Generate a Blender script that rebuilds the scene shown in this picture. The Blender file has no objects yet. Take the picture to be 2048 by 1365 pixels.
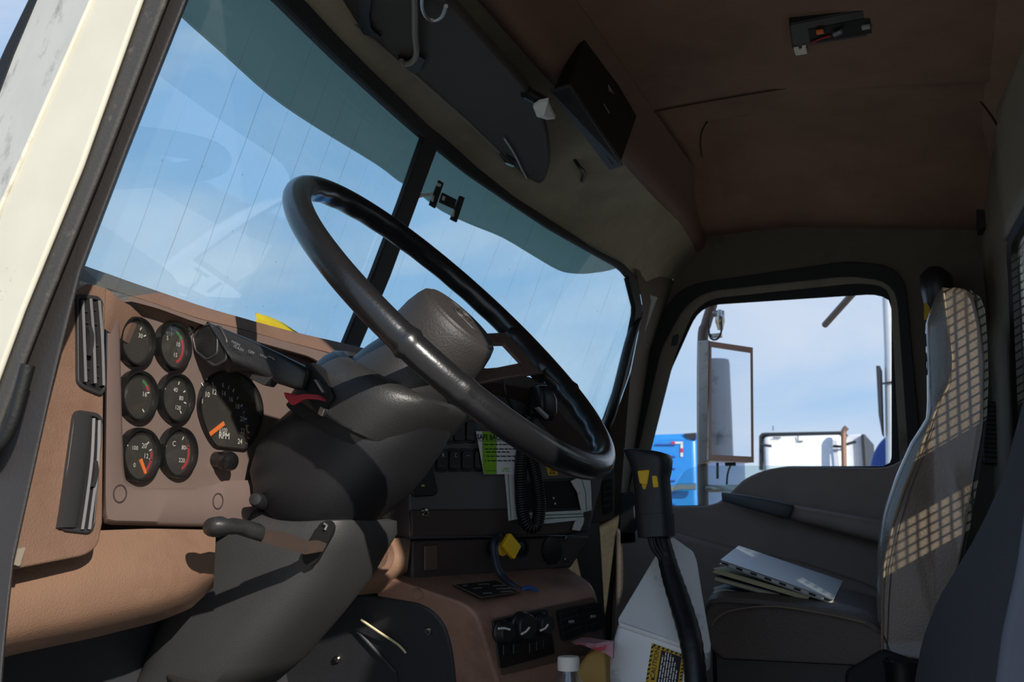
import bpy, bmesh, math, random
from mathutils import Vector as V, Matrix

random.seed(7)
C = bpy.context.scene.collection
R_ = math.radians
# ------------------------------------------------------------------ camera
FPX, YAW, PIT = 2050.0, R_(22.66), R_(10.3)
CAM = V((0, 0, .65))
_s, _c, _sp, _cp = math.sin(YAW), math.cos(YAW), math.sin(PIT), math.cos(PIT)
FW = V((-_s * _cp, _c * _cp, _sp)); RT = V((_c, _s, 0)); UP = V((_s * _sp, -_c * _sp, _cp))
cd = bpy.data.cameras.new('camera'); cam = bpy.data.objects.new('camera', cd); C.objects.link(cam)
cd.sensor_width = 36; cd.lens = FPX * 36 / 2048; cd.clip_start = .02; cd.clip_end = 400
M = Matrix((RT, UP, -FW)).transposed().to_4x4(); M.translation = CAM; cam.matrix_world = M
cd.dof.use_dof = True; cd.dof.focus_distance = 1.3; cd.dof.aperture_fstop = 13
bpy.context.scene.camera = cam
# ------------------------------------------------------------------ light, sky, exposure
sc = bpy.context.scene
sc.view_settings.view_transform = 'Standard'; sc.view_settings.look = 'None'
sc.view_settings.gamma = 1; sc.view_settings.exposure = 0; sc.view_settings.use_curve_mapping = False
SUN = V((.715, -.575, .38)).normalized()                # direction towards the sun
sl = bpy.data.lights.new('sun', 'SUN'); sl.energy = 5.2; sl.angle = R_(.6); sl.color = (1, .94, .85)
so = bpy.data.objects.new('sun', sl); C.objects.link(so); so.location = (4, -4, 5)
so.rotation_euler = SUN.to_track_quat('Z', 'Y').to_euler()
w = bpy.data.worlds.new('sky'); sc.world = w; w.use_nodes = True
nt = w.node_tree; nt.nodes.clear(); N = nt.nodes.new; L = nt.links.new
tc = N('ShaderNodeTexCoord'); sep = N('ShaderNodeSeparateXYZ'); L(tc.outputs['Generated'], sep.inputs[0])
ra = N('ShaderNodeValToRGB'); L(sep.outputs['Z'], ra.inputs[0])
e = ra.color_ramp.elements
e[0].position = 0; e[0].color = (.13, .12, .105, 1); e[1].position = .8; e[1].color = (.20, .42, .82, 1)
for p, c in ((.001, (.16, .15, .13, 1)), (.004, (.52, .74, 1, 1)), (.12, (.46, .68, .97, 1)), (.3, (.38, .62, .95, 1))):
    q = e.new(p); q.color = c
mp = N('ShaderNodeMapping'); mp.inputs['Scale'].default_value = (1.6, 2.4, 4.2); mp.inputs['Location'].default_value = (.35, .1, .2)
L(tc.outputs['Generated'], mp.inputs[0])
no = N('ShaderNodeTexNoise'); no.inputs['Scale'].default_value = 1.9; no.inputs['Detail'].default_value = 6; no.inputs['Distortion'].default_value = .5
L(mp.outputs[0], no.inputs['Vector'])
cr = N('ShaderNodeValToRGB'); cr.color_ramp.elements[0].position = .42; cr.color_ramp.elements[1].position = .72
cr.color_ramp.elements[1].color = (.8, .8, .8, 1)
L(no.outputs['Fac'], cr.inputs[0])
gt = N('ShaderNodeMath'); gt.operation = 'GREATER_THAN'; gt.inputs[1].default_value = .004; L(sep.outputs['Z'], gt.inputs[0])
mu = N('ShaderNodeMath'); mu.operation = 'MULTIPLY'; L(cr.outputs['Color'], mu.inputs[0]); L(gt.outputs[0], mu.inputs[1])
mx = N('ShaderNodeMixRGB'); mx.inputs[2].default_value = (.84, .89, 1, 1); L(mu.outputs[0], mx.inputs[0]); L(ra.outputs[0], mx.inputs[1])
bg = N('ShaderNodeBackground'); bg.inputs[1].default_value = .88; L(mx.outputs[0], bg.inputs[0])
ow = N('ShaderNodeOutputWorld'); L(bg.outputs[0], ow.inputs[0])

# ------------------------------------------------------------------ pixel -> point helpers (the photo is 2048 x 1365)
def ray(p):
    return FW + RT * ((p[0] - 1024) / FPX) + UP * ((682.5 - p[1]) / FPX)
def onx(p, v):
    d = ray(p); return CAM + d * ((v - CAM.x) / d.x)
def ony(p, v):
    d = ray(p); return CAM + d * ((v - CAM.y) / d.y)
def onz(p, v):
    d = ray(p); return CAM + d * ((v - CAM.z) / d.z)
def onp(p, q, n):
    d = ray(p); return CAM + d * ((q - CAM).dot(n) / d.dot(n))
def wsx(y, z):                                        # the curved windscreen: x as a function of y and z
    return -.843 + .395 * (z - 1.356) + .235 * (abs(y - 1.6) / .85) ** 1.25
def onws(p, off=0):
    d = ray(p); a, b = .2, 6.0
    for _ in range(50):
        m = (a + b) / 2; q = CAM + d * m
        if q.x - (wsx(q.y, q.z) + off) > 0: a = m
        else: b = m
    return CAM + d * a
def proj(q):
    d = V(q) - CAM; z = d.dot(FW); return V((1024 + FPX * d.dot(RT) / z, 682.5 - FPX * d.dot(UP) / z))
def S(p, s):
    if callable(s): return s(p)
    return ony(p, s)

# ------------------------------------------------------------------ materials
def lin(c):
    return tuple(((x / 255) / 12.92 if x / 255 <= .04045 else ((x / 255 + .055) / 1.055) ** 2.4) for x in c) + (1,)
MATS = {}
def mk(name, col, rough=.5, metal=0, var=.12, vscale=18, bump=0, bscale=300, spec=.5, dirt=None, dscale=9, dpos=(.55, .75), coat=0):
    m = bpy.data.materials.new(name); m.use_nodes = True; t = m.node_tree; b = t.nodes['Principled BSDF']
    b.inputs['Roughness'].default_value = rough; b.inputs['Metallic'].default_value = metal
    b.inputs['Specular IOR Level'].default_value = spec
    if coat: b.inputs['Coat Weight'].default_value = coat; b.inputs['Coat Roughness'].default_value = .15
    co = t.nodes.new('ShaderNodeTexCoord')
    n = t.nodes.new('ShaderNodeTexNoise'); n.inputs['Scale'].default_value = vscale; n.inputs['Detail'].default_value = 5
    t.links.new(co.outputs['Object'], n.inputs['Vector'])
    x = t.nodes.new('ShaderNodeMixRGB'); c = lin(col)
    x.inputs[1].default_value = tuple(v * (1 - var) for v in c[:3]) + (1,); x.inputs[2].default_value = tuple(min(1, v * (1 + var)) for v in c[:3]) + (1,)
    t.links.new(n.outputs['Fac'], x.inputs[0]); out = x.outputs[0]
    if dirt:
        n2 = t.nodes.new('ShaderNodeTexNoise'); n2.inputs['Scale'].default_value = dscale; n2.inputs['Detail'].default_value = 8; n2.inputs['Roughness'].default_value = .7
        t.links.new(co.outputs['Object'], n2.inputs['Vector'])
        r = t.nodes.new('ShaderNodeValToRGB'); r.color_ramp.elements[0].position, r.color_ramp.elements[1].position = dpos
        t.links.new(n2.outputs['Fac'], r.inputs[0])
        y = t.nodes.new('ShaderNodeMixRGB'); y.inputs[2].default_value = lin(dirt)
        t.links.new(r.outputs[0], y.inputs[0]); t.links.new(out, y.inputs[1]); out = y.outputs[0]
    t.links.new(out, b.inputs['Base Color'])
    if bump:
        n3 = t.nodes.new('ShaderNodeTexNoise'); n3.inputs['Scale'].default_value = bscale; n3.inputs['Detail'].default_value = 2
        t.links.new(co.outputs['Object'], n3.inputs['Vector'])
        bp = t.nodes.new('ShaderNodeBump'); bp.inputs['Strength'].default_value = bump; bp.inputs['Distance'].default_value = .002
        t.links.new(n3.outputs['Fac'], bp.inputs['Height']); t.links.new(bp.outputs[0], b.inputs['Normal'])
    MATS[name] = m; return m
mk('cream_paint', (205, 200, 182), .45, dirt=(120, 98, 78), dscale=26, dpos=(.66, .74))
mk('dirty_paint', (212, 206, 190), .5, dirt=(105, 92, 76), dscale=14, dpos=(.52, .72), var=.15)
mk('seal_rubber', (62, 59, 56), .65, dirt=(100, 92, 82), dscale=60, dpos=(.6, .72), bump=.3)
mk('seal_dark', (50, 47, 46), .55, bump=.2)
mk('black_rubber', (15, 15, 16), .6, bump=.2)
mk('cab_beige', (138, 128, 112), .6, bump=.1, dirt=(92, 82, 68), dscale=5)
mk('header_beige', (158, 148, 126), .7, bump=.15, dirt=(118, 104, 84), dscale=4, dpos=(.45, .8))
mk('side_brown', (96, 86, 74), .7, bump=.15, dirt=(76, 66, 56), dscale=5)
mk('seam_brown', (60, 44, 36), .9)
mk('roof_brown', (142, 108, 90), .8, bump=.25, dirt=(104, 76, 60), dscale=3, dpos=(.4, .8))
mk('ridge_brown', (120, 92, 78), .75, bump=.2)
mk('dash_brown', (120, 93, 77), .55, bump=.35, bscale=500, dirt=(98, 70, 52), dscale=7, dpos=(.5, .8))
mk('knee_brown', (132, 102, 82), .55, bump=.35, bscale=500, dirt=(112, 84, 66), dscale=6, dpos=(.5, .8))
mk('gauge_plate', (108, 92, 85), .5, bump=.1, bscale=700, dirt=(124, 104, 90), dscale=12, dpos=(.6, .8))
mk('gauge_frame', (112, 95, 88), .42, bump=.1, bscale=700)
mk('gauge_brown', (86, 70, 60), .5, bump=.2, bscale=500)
mk('black_plastic', (28, 28, 29), .38, bump=.15, bscale=600)
mk('column_plastic', (44, 43, 43), .42, bump=.2, bscale=500, dirt=(84, 76, 66), dscale=16, dpos=(.62, .85))
mk('hub_plastic', (52, 49, 48), .55, bump=.35, bscale=350, dirt=(90, 78, 66), dscale=14, dpos=(.6, .85))
mk('lower_plastic', (56, 55, 55), .55, bump=.2, bscale=500, dirt=(84, 82, 80), dscale=30, dpos=(.68, .85))
mk('stalk_print', (120, 120, 118), .6)
mk('boot_plastic', (27, 27, 30), .5, bump=.15, bscale=500)
mk('rim_black', (26, 26, 28), .3, bump=.12, bscale=260, dirt=(70, 66, 62), dscale=22, dpos=(.7, .9), coat=.3)
mk('spoke_steel', (120, 104, 94), .5, .4, dirt=(110, 66, 44), dscale=18, dpos=(.5, .7))
mk('vent_grey', (46, 44, 45), .45)
mk('lever_steel', (74, 62, 55), .5, .3, dirt=(96, 70, 54), dscale=18, dpos=(.55, .8))
mk('stack_grey', (158, 158, 160), .55, .3, dirt=(84, 82, 82), dscale=9)
mk('vent_black', (10, 10, 10), .7)
mk('dial_black', (38, 36, 34), .7, dirt=(70, 64, 58), dscale=40, dpos=(.5, .85))
mk('bezel_black', (22, 22, 22), .25)
mk('mark_white', (214, 212, 206), .7)
mk('mark_red', (168, 40, 46), .7); mk('mark_green', (52, 120, 74), .7); mk('mark_blue', (42, 66, 130), .7); mk('mark_yellow', (204, 164, 40), .7)
mk('needle_orange', (238, 122, 48), .5)
mk('screw_metal', (190, 184, 172), .25, 1)
mk('steel', (170, 166, 162), .4, .9, dirt=(120, 100, 86), dscale=30)
mk('center_panel', (84, 82, 84), .5, bump=.12, bscale=500, dirt=(72, 68, 64), dscale=10, dpos=(.6, .85))
mk('center_lower', (62, 53, 50), .55, bump=.15)
mk('switch_black', (24, 24, 26), .4)
mk('hvac_brown', (150, 114, 96), .5, bump=.3, bscale=450, dirt=(84, 60, 48), dscale=6, dpos=(.5, .8))
mk('kick_black', (46, 47, 51), .6, bump=.2, dirt=(56, 56, 58), dscale=12)
mk('tape_and_glint_white', (206, 210, 208), .7, dirt=(150, 150, 148), dscale=20)
mk('tape_green', (44, 96, 70), .7)
mk('card_white', (222, 224, 228), .6); mk('card_green', (124, 178, 34), .6)
mk('ink', (22, 22, 24), .7)
mk('yellow_plastic', (228, 186, 30), .45); mk('yellow_paper', (176, 160, 22), .7, dirt=(170, 140, 30), dscale=20)
mk('blue_cable', (44, 72, 130), .5); mk('navy_cable', (38, 42, 58), .5)
mk('cord_black', (20, 20, 21), .45)
mk('mic_black', (30, 31, 34), .35); mk('mic_silver', (150, 152, 156), .4, .4)
mk('aluminium', (238, 238, 235), .45, .0, var=.06, dirt=(150, 148, 146), dscale=11, dpos=(.56, .74), bump=.08, bscale=60)
mk('grip_black', (30, 32, 38), .5, bump=.15)
mk('tape_black', (22, 22, 24), .45, bump=.3, bscale=80)
mk('seat_tan', (122, 104, 90), .38, coat=.6, bump=.5, bscale=220, dirt=(104, 88, 76), dscale=8)
mk('seat_front', (134, 122, 120), .4, bump=.4, bscale=220)
mk('seat_brown', (92, 76, 66), .5, bump=.4, bscale=220)
mk('seat_black', (30, 30, 30), .7, bump=.4, bscale=120)
mk('seam_thread', (150, 128, 104), .6)
mk('driver_fabric', (46, 46, 50), .9, bump=.4, bscale=400); mk('driver_side_skylit', (84, 86, 96), .85, bump=.3, bscale=400)
mk('door_brown', (150, 130, 120), .55, bump=.3, bscale=400)
mk('door_pull', (84, 82, 84), .5)
mk('visor_fabric', (60, 52, 46), .8, bump=.3, bscale=300); mk('visor_edge', (120, 112, 102), .6)
mk('overhead_black', (14, 15, 17), .5); mk('overhead_grey', (50, 51, 54), .5)
mk('white_plastic', (222, 218, 206), .5); mk('wrapper_pink', (206, 150, 156), .35); mk('wrapper_red', (170, 36, 50), .35)
mk('cardboard', (176, 140, 76), .8)
mk('blue_paint', (40, 128, 206), .35, coat=.3); mk('white_paint', (238, 240, 244), .35); mk('grey_paint', (196, 202, 210), .4)
mk('navy_paint', (50, 84, 160), .4); mk('trim_dark', (40, 42, 48), .5); mk('rust_pipe', (138, 108, 92), .5, .5); mk('brown_tube', (104, 86, 78), .5)
mk('reflector_red', (196, 40, 60), .4)
mk('gravel', (184, 174, 158), .9, bump=.5, bscale=30)
mk('shade_green', (150, 172, 166), .6)
_t = MATS['shade_green'].node_tree; _b = _t.nodes['Principled BSDF']; _tl = _t.nodes.new('ShaderNodeBsdfTranslucent'); _tl.inputs[0].default_value = (.55, .66, .62, 1)
_m = _t.nodes.new('ShaderNodeMixShader'); _m.inputs[0].default_value = .6; _t.links.new(_b.outputs[0], _m.inputs[1]); _t.links.new(_tl.outputs[0], _m.inputs[2])
_t.links.new(_m.outputs[0], [n for n in _t.nodes if n.type == 'OUTPUT_MATERIAL'][0].inputs[0])
mk('paper', (214, 212, 204), .7); mk('paper_cream', (210, 196, 156), .7); mk('binder_grey', (150, 152, 156), .35, .5); mk('magazine_dark', (70, 76, 92), .5)
mk('hood_white', (214, 214, 206), .4)

def glass(name, tint, gloss=.06, dust=0.0, dustcol=(.6, .66, .7), streak=False, rough=.0):
    m = bpy.data.materials.new(name); m.use_nodes = True; t = m.node_tree; t.nodes.clear(); n = t.nodes.new; l = t.links.new
    tr = n('ShaderNodeBsdfTransparent'); tr.inputs[0].default_value = tint + (1,)
    gl = n('ShaderNodeBsdfGlossy'); gl.inputs['Roughness'].default_value = rough; gl.inputs[0].default_value = (1, 1, 1, 1)
    lw = n('ShaderNodeLayerWeight'); lw.inputs[0].default_value = .5
    pw = n('ShaderNodeMath'); pw.operation = 'POWER'; pw.inputs[1].default_value = 4.0; l(lw.outputs['Facing'], pw.inputs[0])
    mf = n('ShaderNodeMath'); mf.operation = 'MULTIPLY_ADD'; mf.inputs[1].default_value = .55; mf.inputs[2].default_value = gloss; l(pw.outputs[0], mf.inputs[0])
    m1 = n('ShaderNodeMixShader'); l(mf.outputs[0], m1.inputs[0]); l(tr.outputs[0], m1.inputs[1]); l(gl.outputs[0], m1.inputs[2])
    out = m1
    if dust:
        df = n('ShaderNodeBsdfDiffuse'); df.inputs[0].default_value = dustcol + (1,)
        tl = n('ShaderNodeBsdfTranslucent'); tl.inputs[0].default_value = dustcol + (1,)
        ms = n('ShaderNodeMixShader'); ms.inputs[0].default_value = .55; l(df.outputs[0], ms.inputs[1]); l(tl.outputs[0], ms.inputs[2])
        co = n('ShaderNodeTexCoord'); no_ = n('ShaderNodeTexNoise'); no_.inputs['Scale'].default_value = 7; no_.inputs['Detail'].default_value = 8; no_.inputs['Roughness'].default_value = .7
        l(co.outputs['Object'], no_.inputs['Vector'])
        ml = n('ShaderNodeMath'); ml.operation = 'MULTIPLY'; ml.inputs[1].default_value = dust * 2; l(no_.outputs['Fac'], ml.inputs[0]); fac = ml
        if streak:                                   # dried run marks down the glass and specks of dirt
            sx = n('ShaderNodeSeparateXYZ'); l(co.outputs['Object'], sx.inputs[0])
            wob = n('ShaderNodeTexNoise'); wob.inputs['Scale'].default_value = 9; l(co.outputs['Object'], wob.inputs['Vector'])
            ad = n('ShaderNodeMath'); ad.operation = 'MULTIPLY_ADD'; ad.inputs[1].default_value = .01; l(wob.outputs['Fac'], ad.inputs[0]); l(sx.outputs['Y'], ad.inputs[2])
            fr = n('ShaderNodeMath'); fr.operation = 'PINGPONG'; fr.inputs[1].default_value = .041; l(ad.outputs[0], fr.inputs[0])
            lt = n('ShaderNodeMath'); lt.operation = 'LESS_THAN'; lt.inputs[1].default_value = .0011; l(fr.outputs[0], lt.inputs[0])
            n5 = n('ShaderNodeTexNoise'); n5.inputs['Scale'].default_value = 6; l(co.outputs['Object'], n5.inputs['Vector'])
            g5 = n('ShaderNodeMapRange'); g5.inputs[1].default_value = .4; g5.inputs[2].default_value = .65; l(n5.outputs['Fac'], g5.inputs[0])
            m5 = n('ShaderNodeMath'); m5.operation = 'MULTIPLY'; l(lt.outputs[0], m5.inputs[0]); l(g5.outputs[0], m5.inputs[1])
            vo = n('ShaderNodeTexVoronoi'); vo.inputs['Scale'].default_value = 26; l(co.outputs['Object'], vo.inputs['Vector'])
            l2 = n('ShaderNodeMath'); l2.operation = 'LESS_THAN'; l2.inputs[1].default_value = .045; l(vo.outputs['Distance'], l2.inputs[0])
            a2 = n('ShaderNodeMath'); a2.operation = 'MAXIMUM'; l(m5.outputs[0], a2.inputs[0]); l(l2.outputs[0], a2.inputs[1])
            dk = n('ShaderNodeBsdfDiffuse'); dk.inputs[0].default_value = (.1, .1, .09, 1)
            m6 = n('ShaderNodeMath'); m6.operation = 'MULTIPLY'; m6.inputs[1].default_value = .3; l(a2.outputs[0], m6.inputs[0])
        m2 = n('ShaderNodeMixShader'); l(fac.outputs[0], m2.inputs[0]); l(m1.outputs[0], m2.inputs[1]); l(ms.outputs[0], m2.inputs[2]); out = m2
        if streak:
            m3 = n('ShaderNodeMixShader'); l(m6.outputs[0], m3.inputs[0]); l(m2.outputs[0], m3.inputs[1]); l(dk.outputs[0], m3.inputs[2]); out = m3
    o = n('ShaderNodeOutputMaterial'); l(out.outputs[0], o.inputs[0]); MATS[name] = m
glass('windscreen_glass', (.76, .93, .97), gloss=.05, dust=.13, dustcol=(.55, .66, .70), streak=True)
glass('door_glass', (.86, .94, .93), dust=.03)
glass('rear_glass', (.82, .92, .88), dust=.10)
glass('lens_clear', (.93, .93, .92), gloss=.03, dust=.035, dustcol=(.42, .38, .34))
glass('bottle_clear', (.88, .90, .93), gloss=.14, dust=.08, rough=.08)
mk('mirror_glass', (245, 247, 250), .02, 1, var=0)

# ------------------------------------------------------------------ mesh builder
class MB:
    def __init__(s, mat): s.v = []; s.f = []; s.m = []; s.mats = [mat]
    def mi(s, mat):
        if mat is None: return 0
        if mat not in s.mats: s.mats.append(mat)
        return s.mats.index(mat)
    def add(s, vs, fs, mat=None):
        o = len(s.v); s.v += [V(v) for v in vs]; k = s.mi(mat)
        for f in fs: s.f.append([i + o for i in f]); s.m.append(k)
        return s
    def prism(s, pts, vec, mat=None):
        n = len(pts); vec = V(vec); a = [V(p) for p in pts]; b = [p + vec for p in a]
        s.add(a + b, [list(range(n)), list(range(2 * n - 1, n - 1, -1))] + [[i, (i + 1) % n, (i + 1) % n + n, i + n] for i in range(n)], mat); return s
    def rings(s, rs, mat=None, cap=True, loop=False, closed=True):
        n = len(rs[0]); vs = [p for r in rs for p in r]; fs = []; k = len(rs)
        for i in range(k if loop else k - 1):
            for j in range(n if closed else n - 1):
                a = i * n + j; b = i * n + (j + 1) % n; c = ((i + 1) % k) * n + (j + 1) % n; d = ((i + 1) % k) * n + j
                fs.append([a, b, c, d])
        if cap and not loop and closed: fs += [list(range(n))[::-1], [(k - 1) * n + j for j in range(n)]]
        s.add(vs, fs, mat); return s
    def tube(s, path, r, mat=None, n=10, loop=False, flat=1.0):
        P = [V(p) for p in path]; k = len(P); rs = []; prev = None
        for i in range(k):
            t = (P[(i + 1) % k] - P[i - 1]) if loop else (P[min(i + 1, k - 1)] - P[max(i - 1, 0)])
            t.normalize()
            if prev is None:
                h = V((0, 0, 1)) if abs(t.z) < .9 else V((1, 0, 0)); a = t.cross(h).normalized()
            else:
                a = (prev - t * prev.dot(t)).normalized()
            prev = a; b = t.cross(a); ri = r[i] if isinstance(r, (list, tuple)) else r
            rs.append([P[i] + a * (ri * math.cos(2 * math.pi * j / n)) + b * (ri * flat * math.sin(2 * math.pi * j / n)) for j in range(n)])
        return s.rings(rs, mat, True, loop)
    def box(s, c, sx, sy, sz, ax=None, mat=None):
        c = V(c); a = ax or (V((1, 0, 0)), V((0, 1, 0)), V((0, 0, 1)))
        p = [c + a[0] * (i * sx / 2) + a[1] * (j * sy / 2) + a[2] * (k * sz / 2) for k in (-1, 1) for i, j in ((-1, -1), (1, -1), (1, 1), (-1, 1))]
        s.add(p, [[3, 2, 1, 0], [4, 5, 6, 7], [0, 1, 5, 4], [1, 2, 6, 5], [2, 3, 7, 6], [3, 0, 4, 7]], mat); return s
    def lathe(s, o, axis, prof, mat=None, n=32, u=None):
        o = V(o); ax = V(axis).normalized(); a = (V(u) if u else (ax.cross(V((0, 0, 1))) if abs(ax.z) < .9 else ax.cross(V((1, 0, 0))))).normalized(); b = ax.cross(a)
        rs = [[o + ax * h + a * (r * math.cos(2 * math.pi * j / n)) + b * (r * math.sin(2 * math.pi * j / n)) for j in range(n)] for r, h in prof]
        return s.rings(rs, mat)
    def band(s, A, B, vec, mat=None, n=40, loop=False):
        A = resample(A, n, loop); B = resample(B, n, loop); vec = V(vec)
        rs = [A, B, [p + vec for p in B], [p + vec for p in A]]
        rs = [list(x) for x in zip(*rs)]
        return s.rings(rs, mat, not loop, loop)
    def swept(s, secs, mat=None, n=24, dome=(0, 0)):
        """secs: (left pixel, right pixel, depth, half thickness away from the eye, roundness exponent)"""
        cs = []
        for q in secs:
            A, B = S(q[0], q[2]), S(q[1], q[2]); cs.append(((A + B) / 2, (B - A) / 2))
        rs = []; k = len(secs)
        for i in range(k):
            c, a = cs[i]; t = (cs[min(i + 1, k - 1)][0] - cs[max(i - 1, 0)][0]).normalized()
            d = t.cross(a).normalized()
            if d.dot(c - CAM) < 0: d = -d
            b = secs[i][3]; ex = secs[i][4] if len(secs[i]) > 4 else 2.3
            ring = []
            for j in range(n):
                th = 2 * math.pi * j / n; cc, ss = math.cos(th), math.sin(th)
                ring.append(c + a * (math.copysign(abs(cc) ** (2 / ex), cc)) + d * (b * math.copysign(abs(ss) ** (2 / ex), ss)))
            rs.append(ring)
        def cap(ring, c, t, h):
            return [[c + (p - c) * f + t * (h * g) for p in ring] for f, g in ((.9, .45), (.68, .78), (.35, .96), (.05, 1.0))]
        if dome[0]:
            rs = cap(rs[0], cs[0][0], (cs[0][0] - cs[1][0]).normalized(), dome[0])[::-1] + rs
        if dome[1]:
            rs = rs + cap(rs[-1], cs[-1][0], (cs[-1][0] - cs[-2][0]).normalized(), dome[1])
        return s.rings(rs, mat)
    def text(s, txt, o, xd, yd, size, mat=None, lift=.0004, align='CENTER', thick=0):
        cu = bpy.data.curves.new('t', 'FONT'); cu.body = txt; cu.size = size; cu.align_x = align; cu.align_y = 'CENTER'; cu.offset = thick; cu.resolution_u = 2
        ob = bpy.data.objects.new('t', cu); C.objects.link(ob); dg = bpy.context.evaluated_depsgraph_get()
        me = bpy.data.meshes.new_from_object(ob.evaluated_get(dg)); xd = V(xd).normalized(); yd = V(yd).normalized(); nz = xd.cross(yd).normalized()
        vs = [V(o) + xd * v.co.x + yd * v.co.y + nz * lift for v in me.vertices]
        s.add(vs, [list(p.vertices) for p in me.polygons], mat)
        bpy.data.objects.remove(ob); bpy.data.curves.remove(cu); bpy.data.meshes.remove(me); return s
    def build(s, name, parent=None, smooth=38, bevel=0, seg=2, sub=0, recalc=True, label=None, solid=0):
        base = V((0, 0, 0)); p = parent
        while p is not None: base = base + p.location; p = p.parent
        if parent is None:
            base = sum(s.v, V((0, 0, 0))) / len(s.v)
        me = bpy.data.meshes.new(name); me.from_pydata([v - base for v in s.v], [], s.f)
        for mname in s.mats: me.materials.append(MATS[mname])
        me.polygons.foreach_set('material_index', s.m)
        bm = bmesh.new(); bm.from_mesh(me)
        bmesh.ops.remove_doubles(bm, verts=bm.verts, dist=1e-6)
        if recalc: bmesh.ops.recalc_face_normals(bm, faces=bm.faces)
        bm.to_mesh(me); bm.free()
        if smooth:
            me.polygons.foreach_set('use_smooth', [True] * len(me.polygons)); me.set_sharp_from_angle(angle=R_(smooth))
        o = bpy.data.objects.new(name, me); C.objects.link(o)
        if parent is not None: o.parent = parent
        else: o.location = base
        if solid:
            md = o.modifiers.new('solid', 'SOLIDIFY'); md.thickness = solid; md.offset = -1
        if bevel:
            md = o.modifiers.new('bevel', 'BEVEL'); md.width = bevel; md.segments = seg; md.limit_method = 'ANGLE'; md.angle_limit = R_(40); md.harden_normals = False
        if sub:
            md = o.modifiers.new('sub', 'SUBSURF'); md.levels = sub; md.render_levels = sub
        if label: o['label'] = label
        return o
def resample(P, n, loop=False):
    P = [V(p) for p in P]
    if loop: P = P + [P[0]]
    d = [0]
    for i in range(1, len(P)): d.append(d[-1] + (P[i] - P[i - 1]).length)
    out = []; m = n if loop else n - 1
    for k in range(n):
        t = d[-1] * k / m; i = 1
        while i < len(d) - 1 and d[i] < t: i += 1
        f = 0 if d[i] == d[i - 1] else (t - d[i - 1]) / (d[i] - d[i - 1])
        out.append(P[i - 1].lerp(P[i], min(1, max(0, f))))
    return out
def spline(P, n=8, loop=False):                       # Catmull-Rom through points (tuples of any size)
    P = [V(p) for p in P]; k = len(P); out = []
    for i in range(k if loop else k - 1):
        p0 = P[i - 1] if (loop or i > 0) else P[0]; p1 = P[i]; p2 = P[(i + 1) % k]; p3 = P[(i + 2) % k] if (loop or i + 2 < k) else P[-1]
        for j in range(n):
            t = j / n
            out.append(.5 * ((2 * p1) + (p2 - p0) * t + (2 * p0 - 5 * p1 + 4 * p2 - p3) * t * t + (3 * p1 - p0 - 3 * p2 + p3) * t ** 3))
    if not loop: out.append(P[-1])
    return out
def rpoly(P, r, n=5):                                 # rounded polygon; r one radius or a list
    P = [V(p) for p in P]; out = []; k = len(P)
    for i in range(k):
        a, b, c = P[i - 1], P[i], P[(i + 1) % k]; ri = r[i] if isinstance(r, (list, tuple)) else r
        if ri <= 0: out.append(b); continue
        u = (a - b); v = (c - b); d = min(ri, u.length * .48, v.length * .48)
        p, q = b + u.normalized() * d, b + v.normalized() * d
        for j in range(n + 1):
            t = j / n; out.append(p * (1 - t) ** 2 + b * (2 * t * (1 - t)) + q * t * t)
    return out
def px(P, s): return [S(tuple(p), s) for p in P]
def star(P, n=140, c=None):                           # resample a star-shaped pixel outline by angle
    P = [V((p[0], p[1])) for p in P]; c = V(c)
    out = []
    for k in range(n):
        a = 2 * math.pi * k / n; d = V((math.cos(a), math.sin(a))); best = None
        for i in range(len(P)):
            p, q = P[i] - c, P[(i + 1) % len(P)] - c; e_ = q - p
            den = d.x * (-e_.y) + d.y * e_.x
            if abs(den) < 1e-9: continue
            t = (p.x * (-e_.y) + p.y * e_.x) / den; u = (d.x * p.y - d.y * p.x) / den
            if t > 0 and -1e-6 <= u <= 1 + 1e-6 and (best is None or t > best): best = t
        out.append(c + d * (best or 1))
    return out
def thing(name, label, cat, loc, group=None):
    o = bpy.data.objects.new(name, None); C.objects.link(o); o.location = V(loc); o.empty_display_size = .02
    o['label'] = label; o['category'] = cat
    if group: o['group'] = group
    return o
def tag(o, label, cat, group=None):
    o['label'] = label; o['category'] = cat
    if group: o['group'] = group
    return o
def struct(o, label=None, cat=None):
    o['kind'] = 'structure'
    if label: o['label'] = label
    if cat: o['category'] = cat
    return o
X_, Y_, Z_ = V((1, 0, 0)), V((0, 1, 0)), V((0, 0, 1))

# ================================================================== SETTING: the cab shell
# floor and firewall
o = MB('kick_black').box((-.3, 1.6, -.02), 1.5, 2.04, .04).build('floor'); struct(o, 'black cab floor', 'floor')
o = MB('kick_black').box((-1.02, 1.6, .40), .04, 2.0, .8).build('wall_front'); struct(o, 'dark firewall below the dashboard', 'wall')
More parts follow.
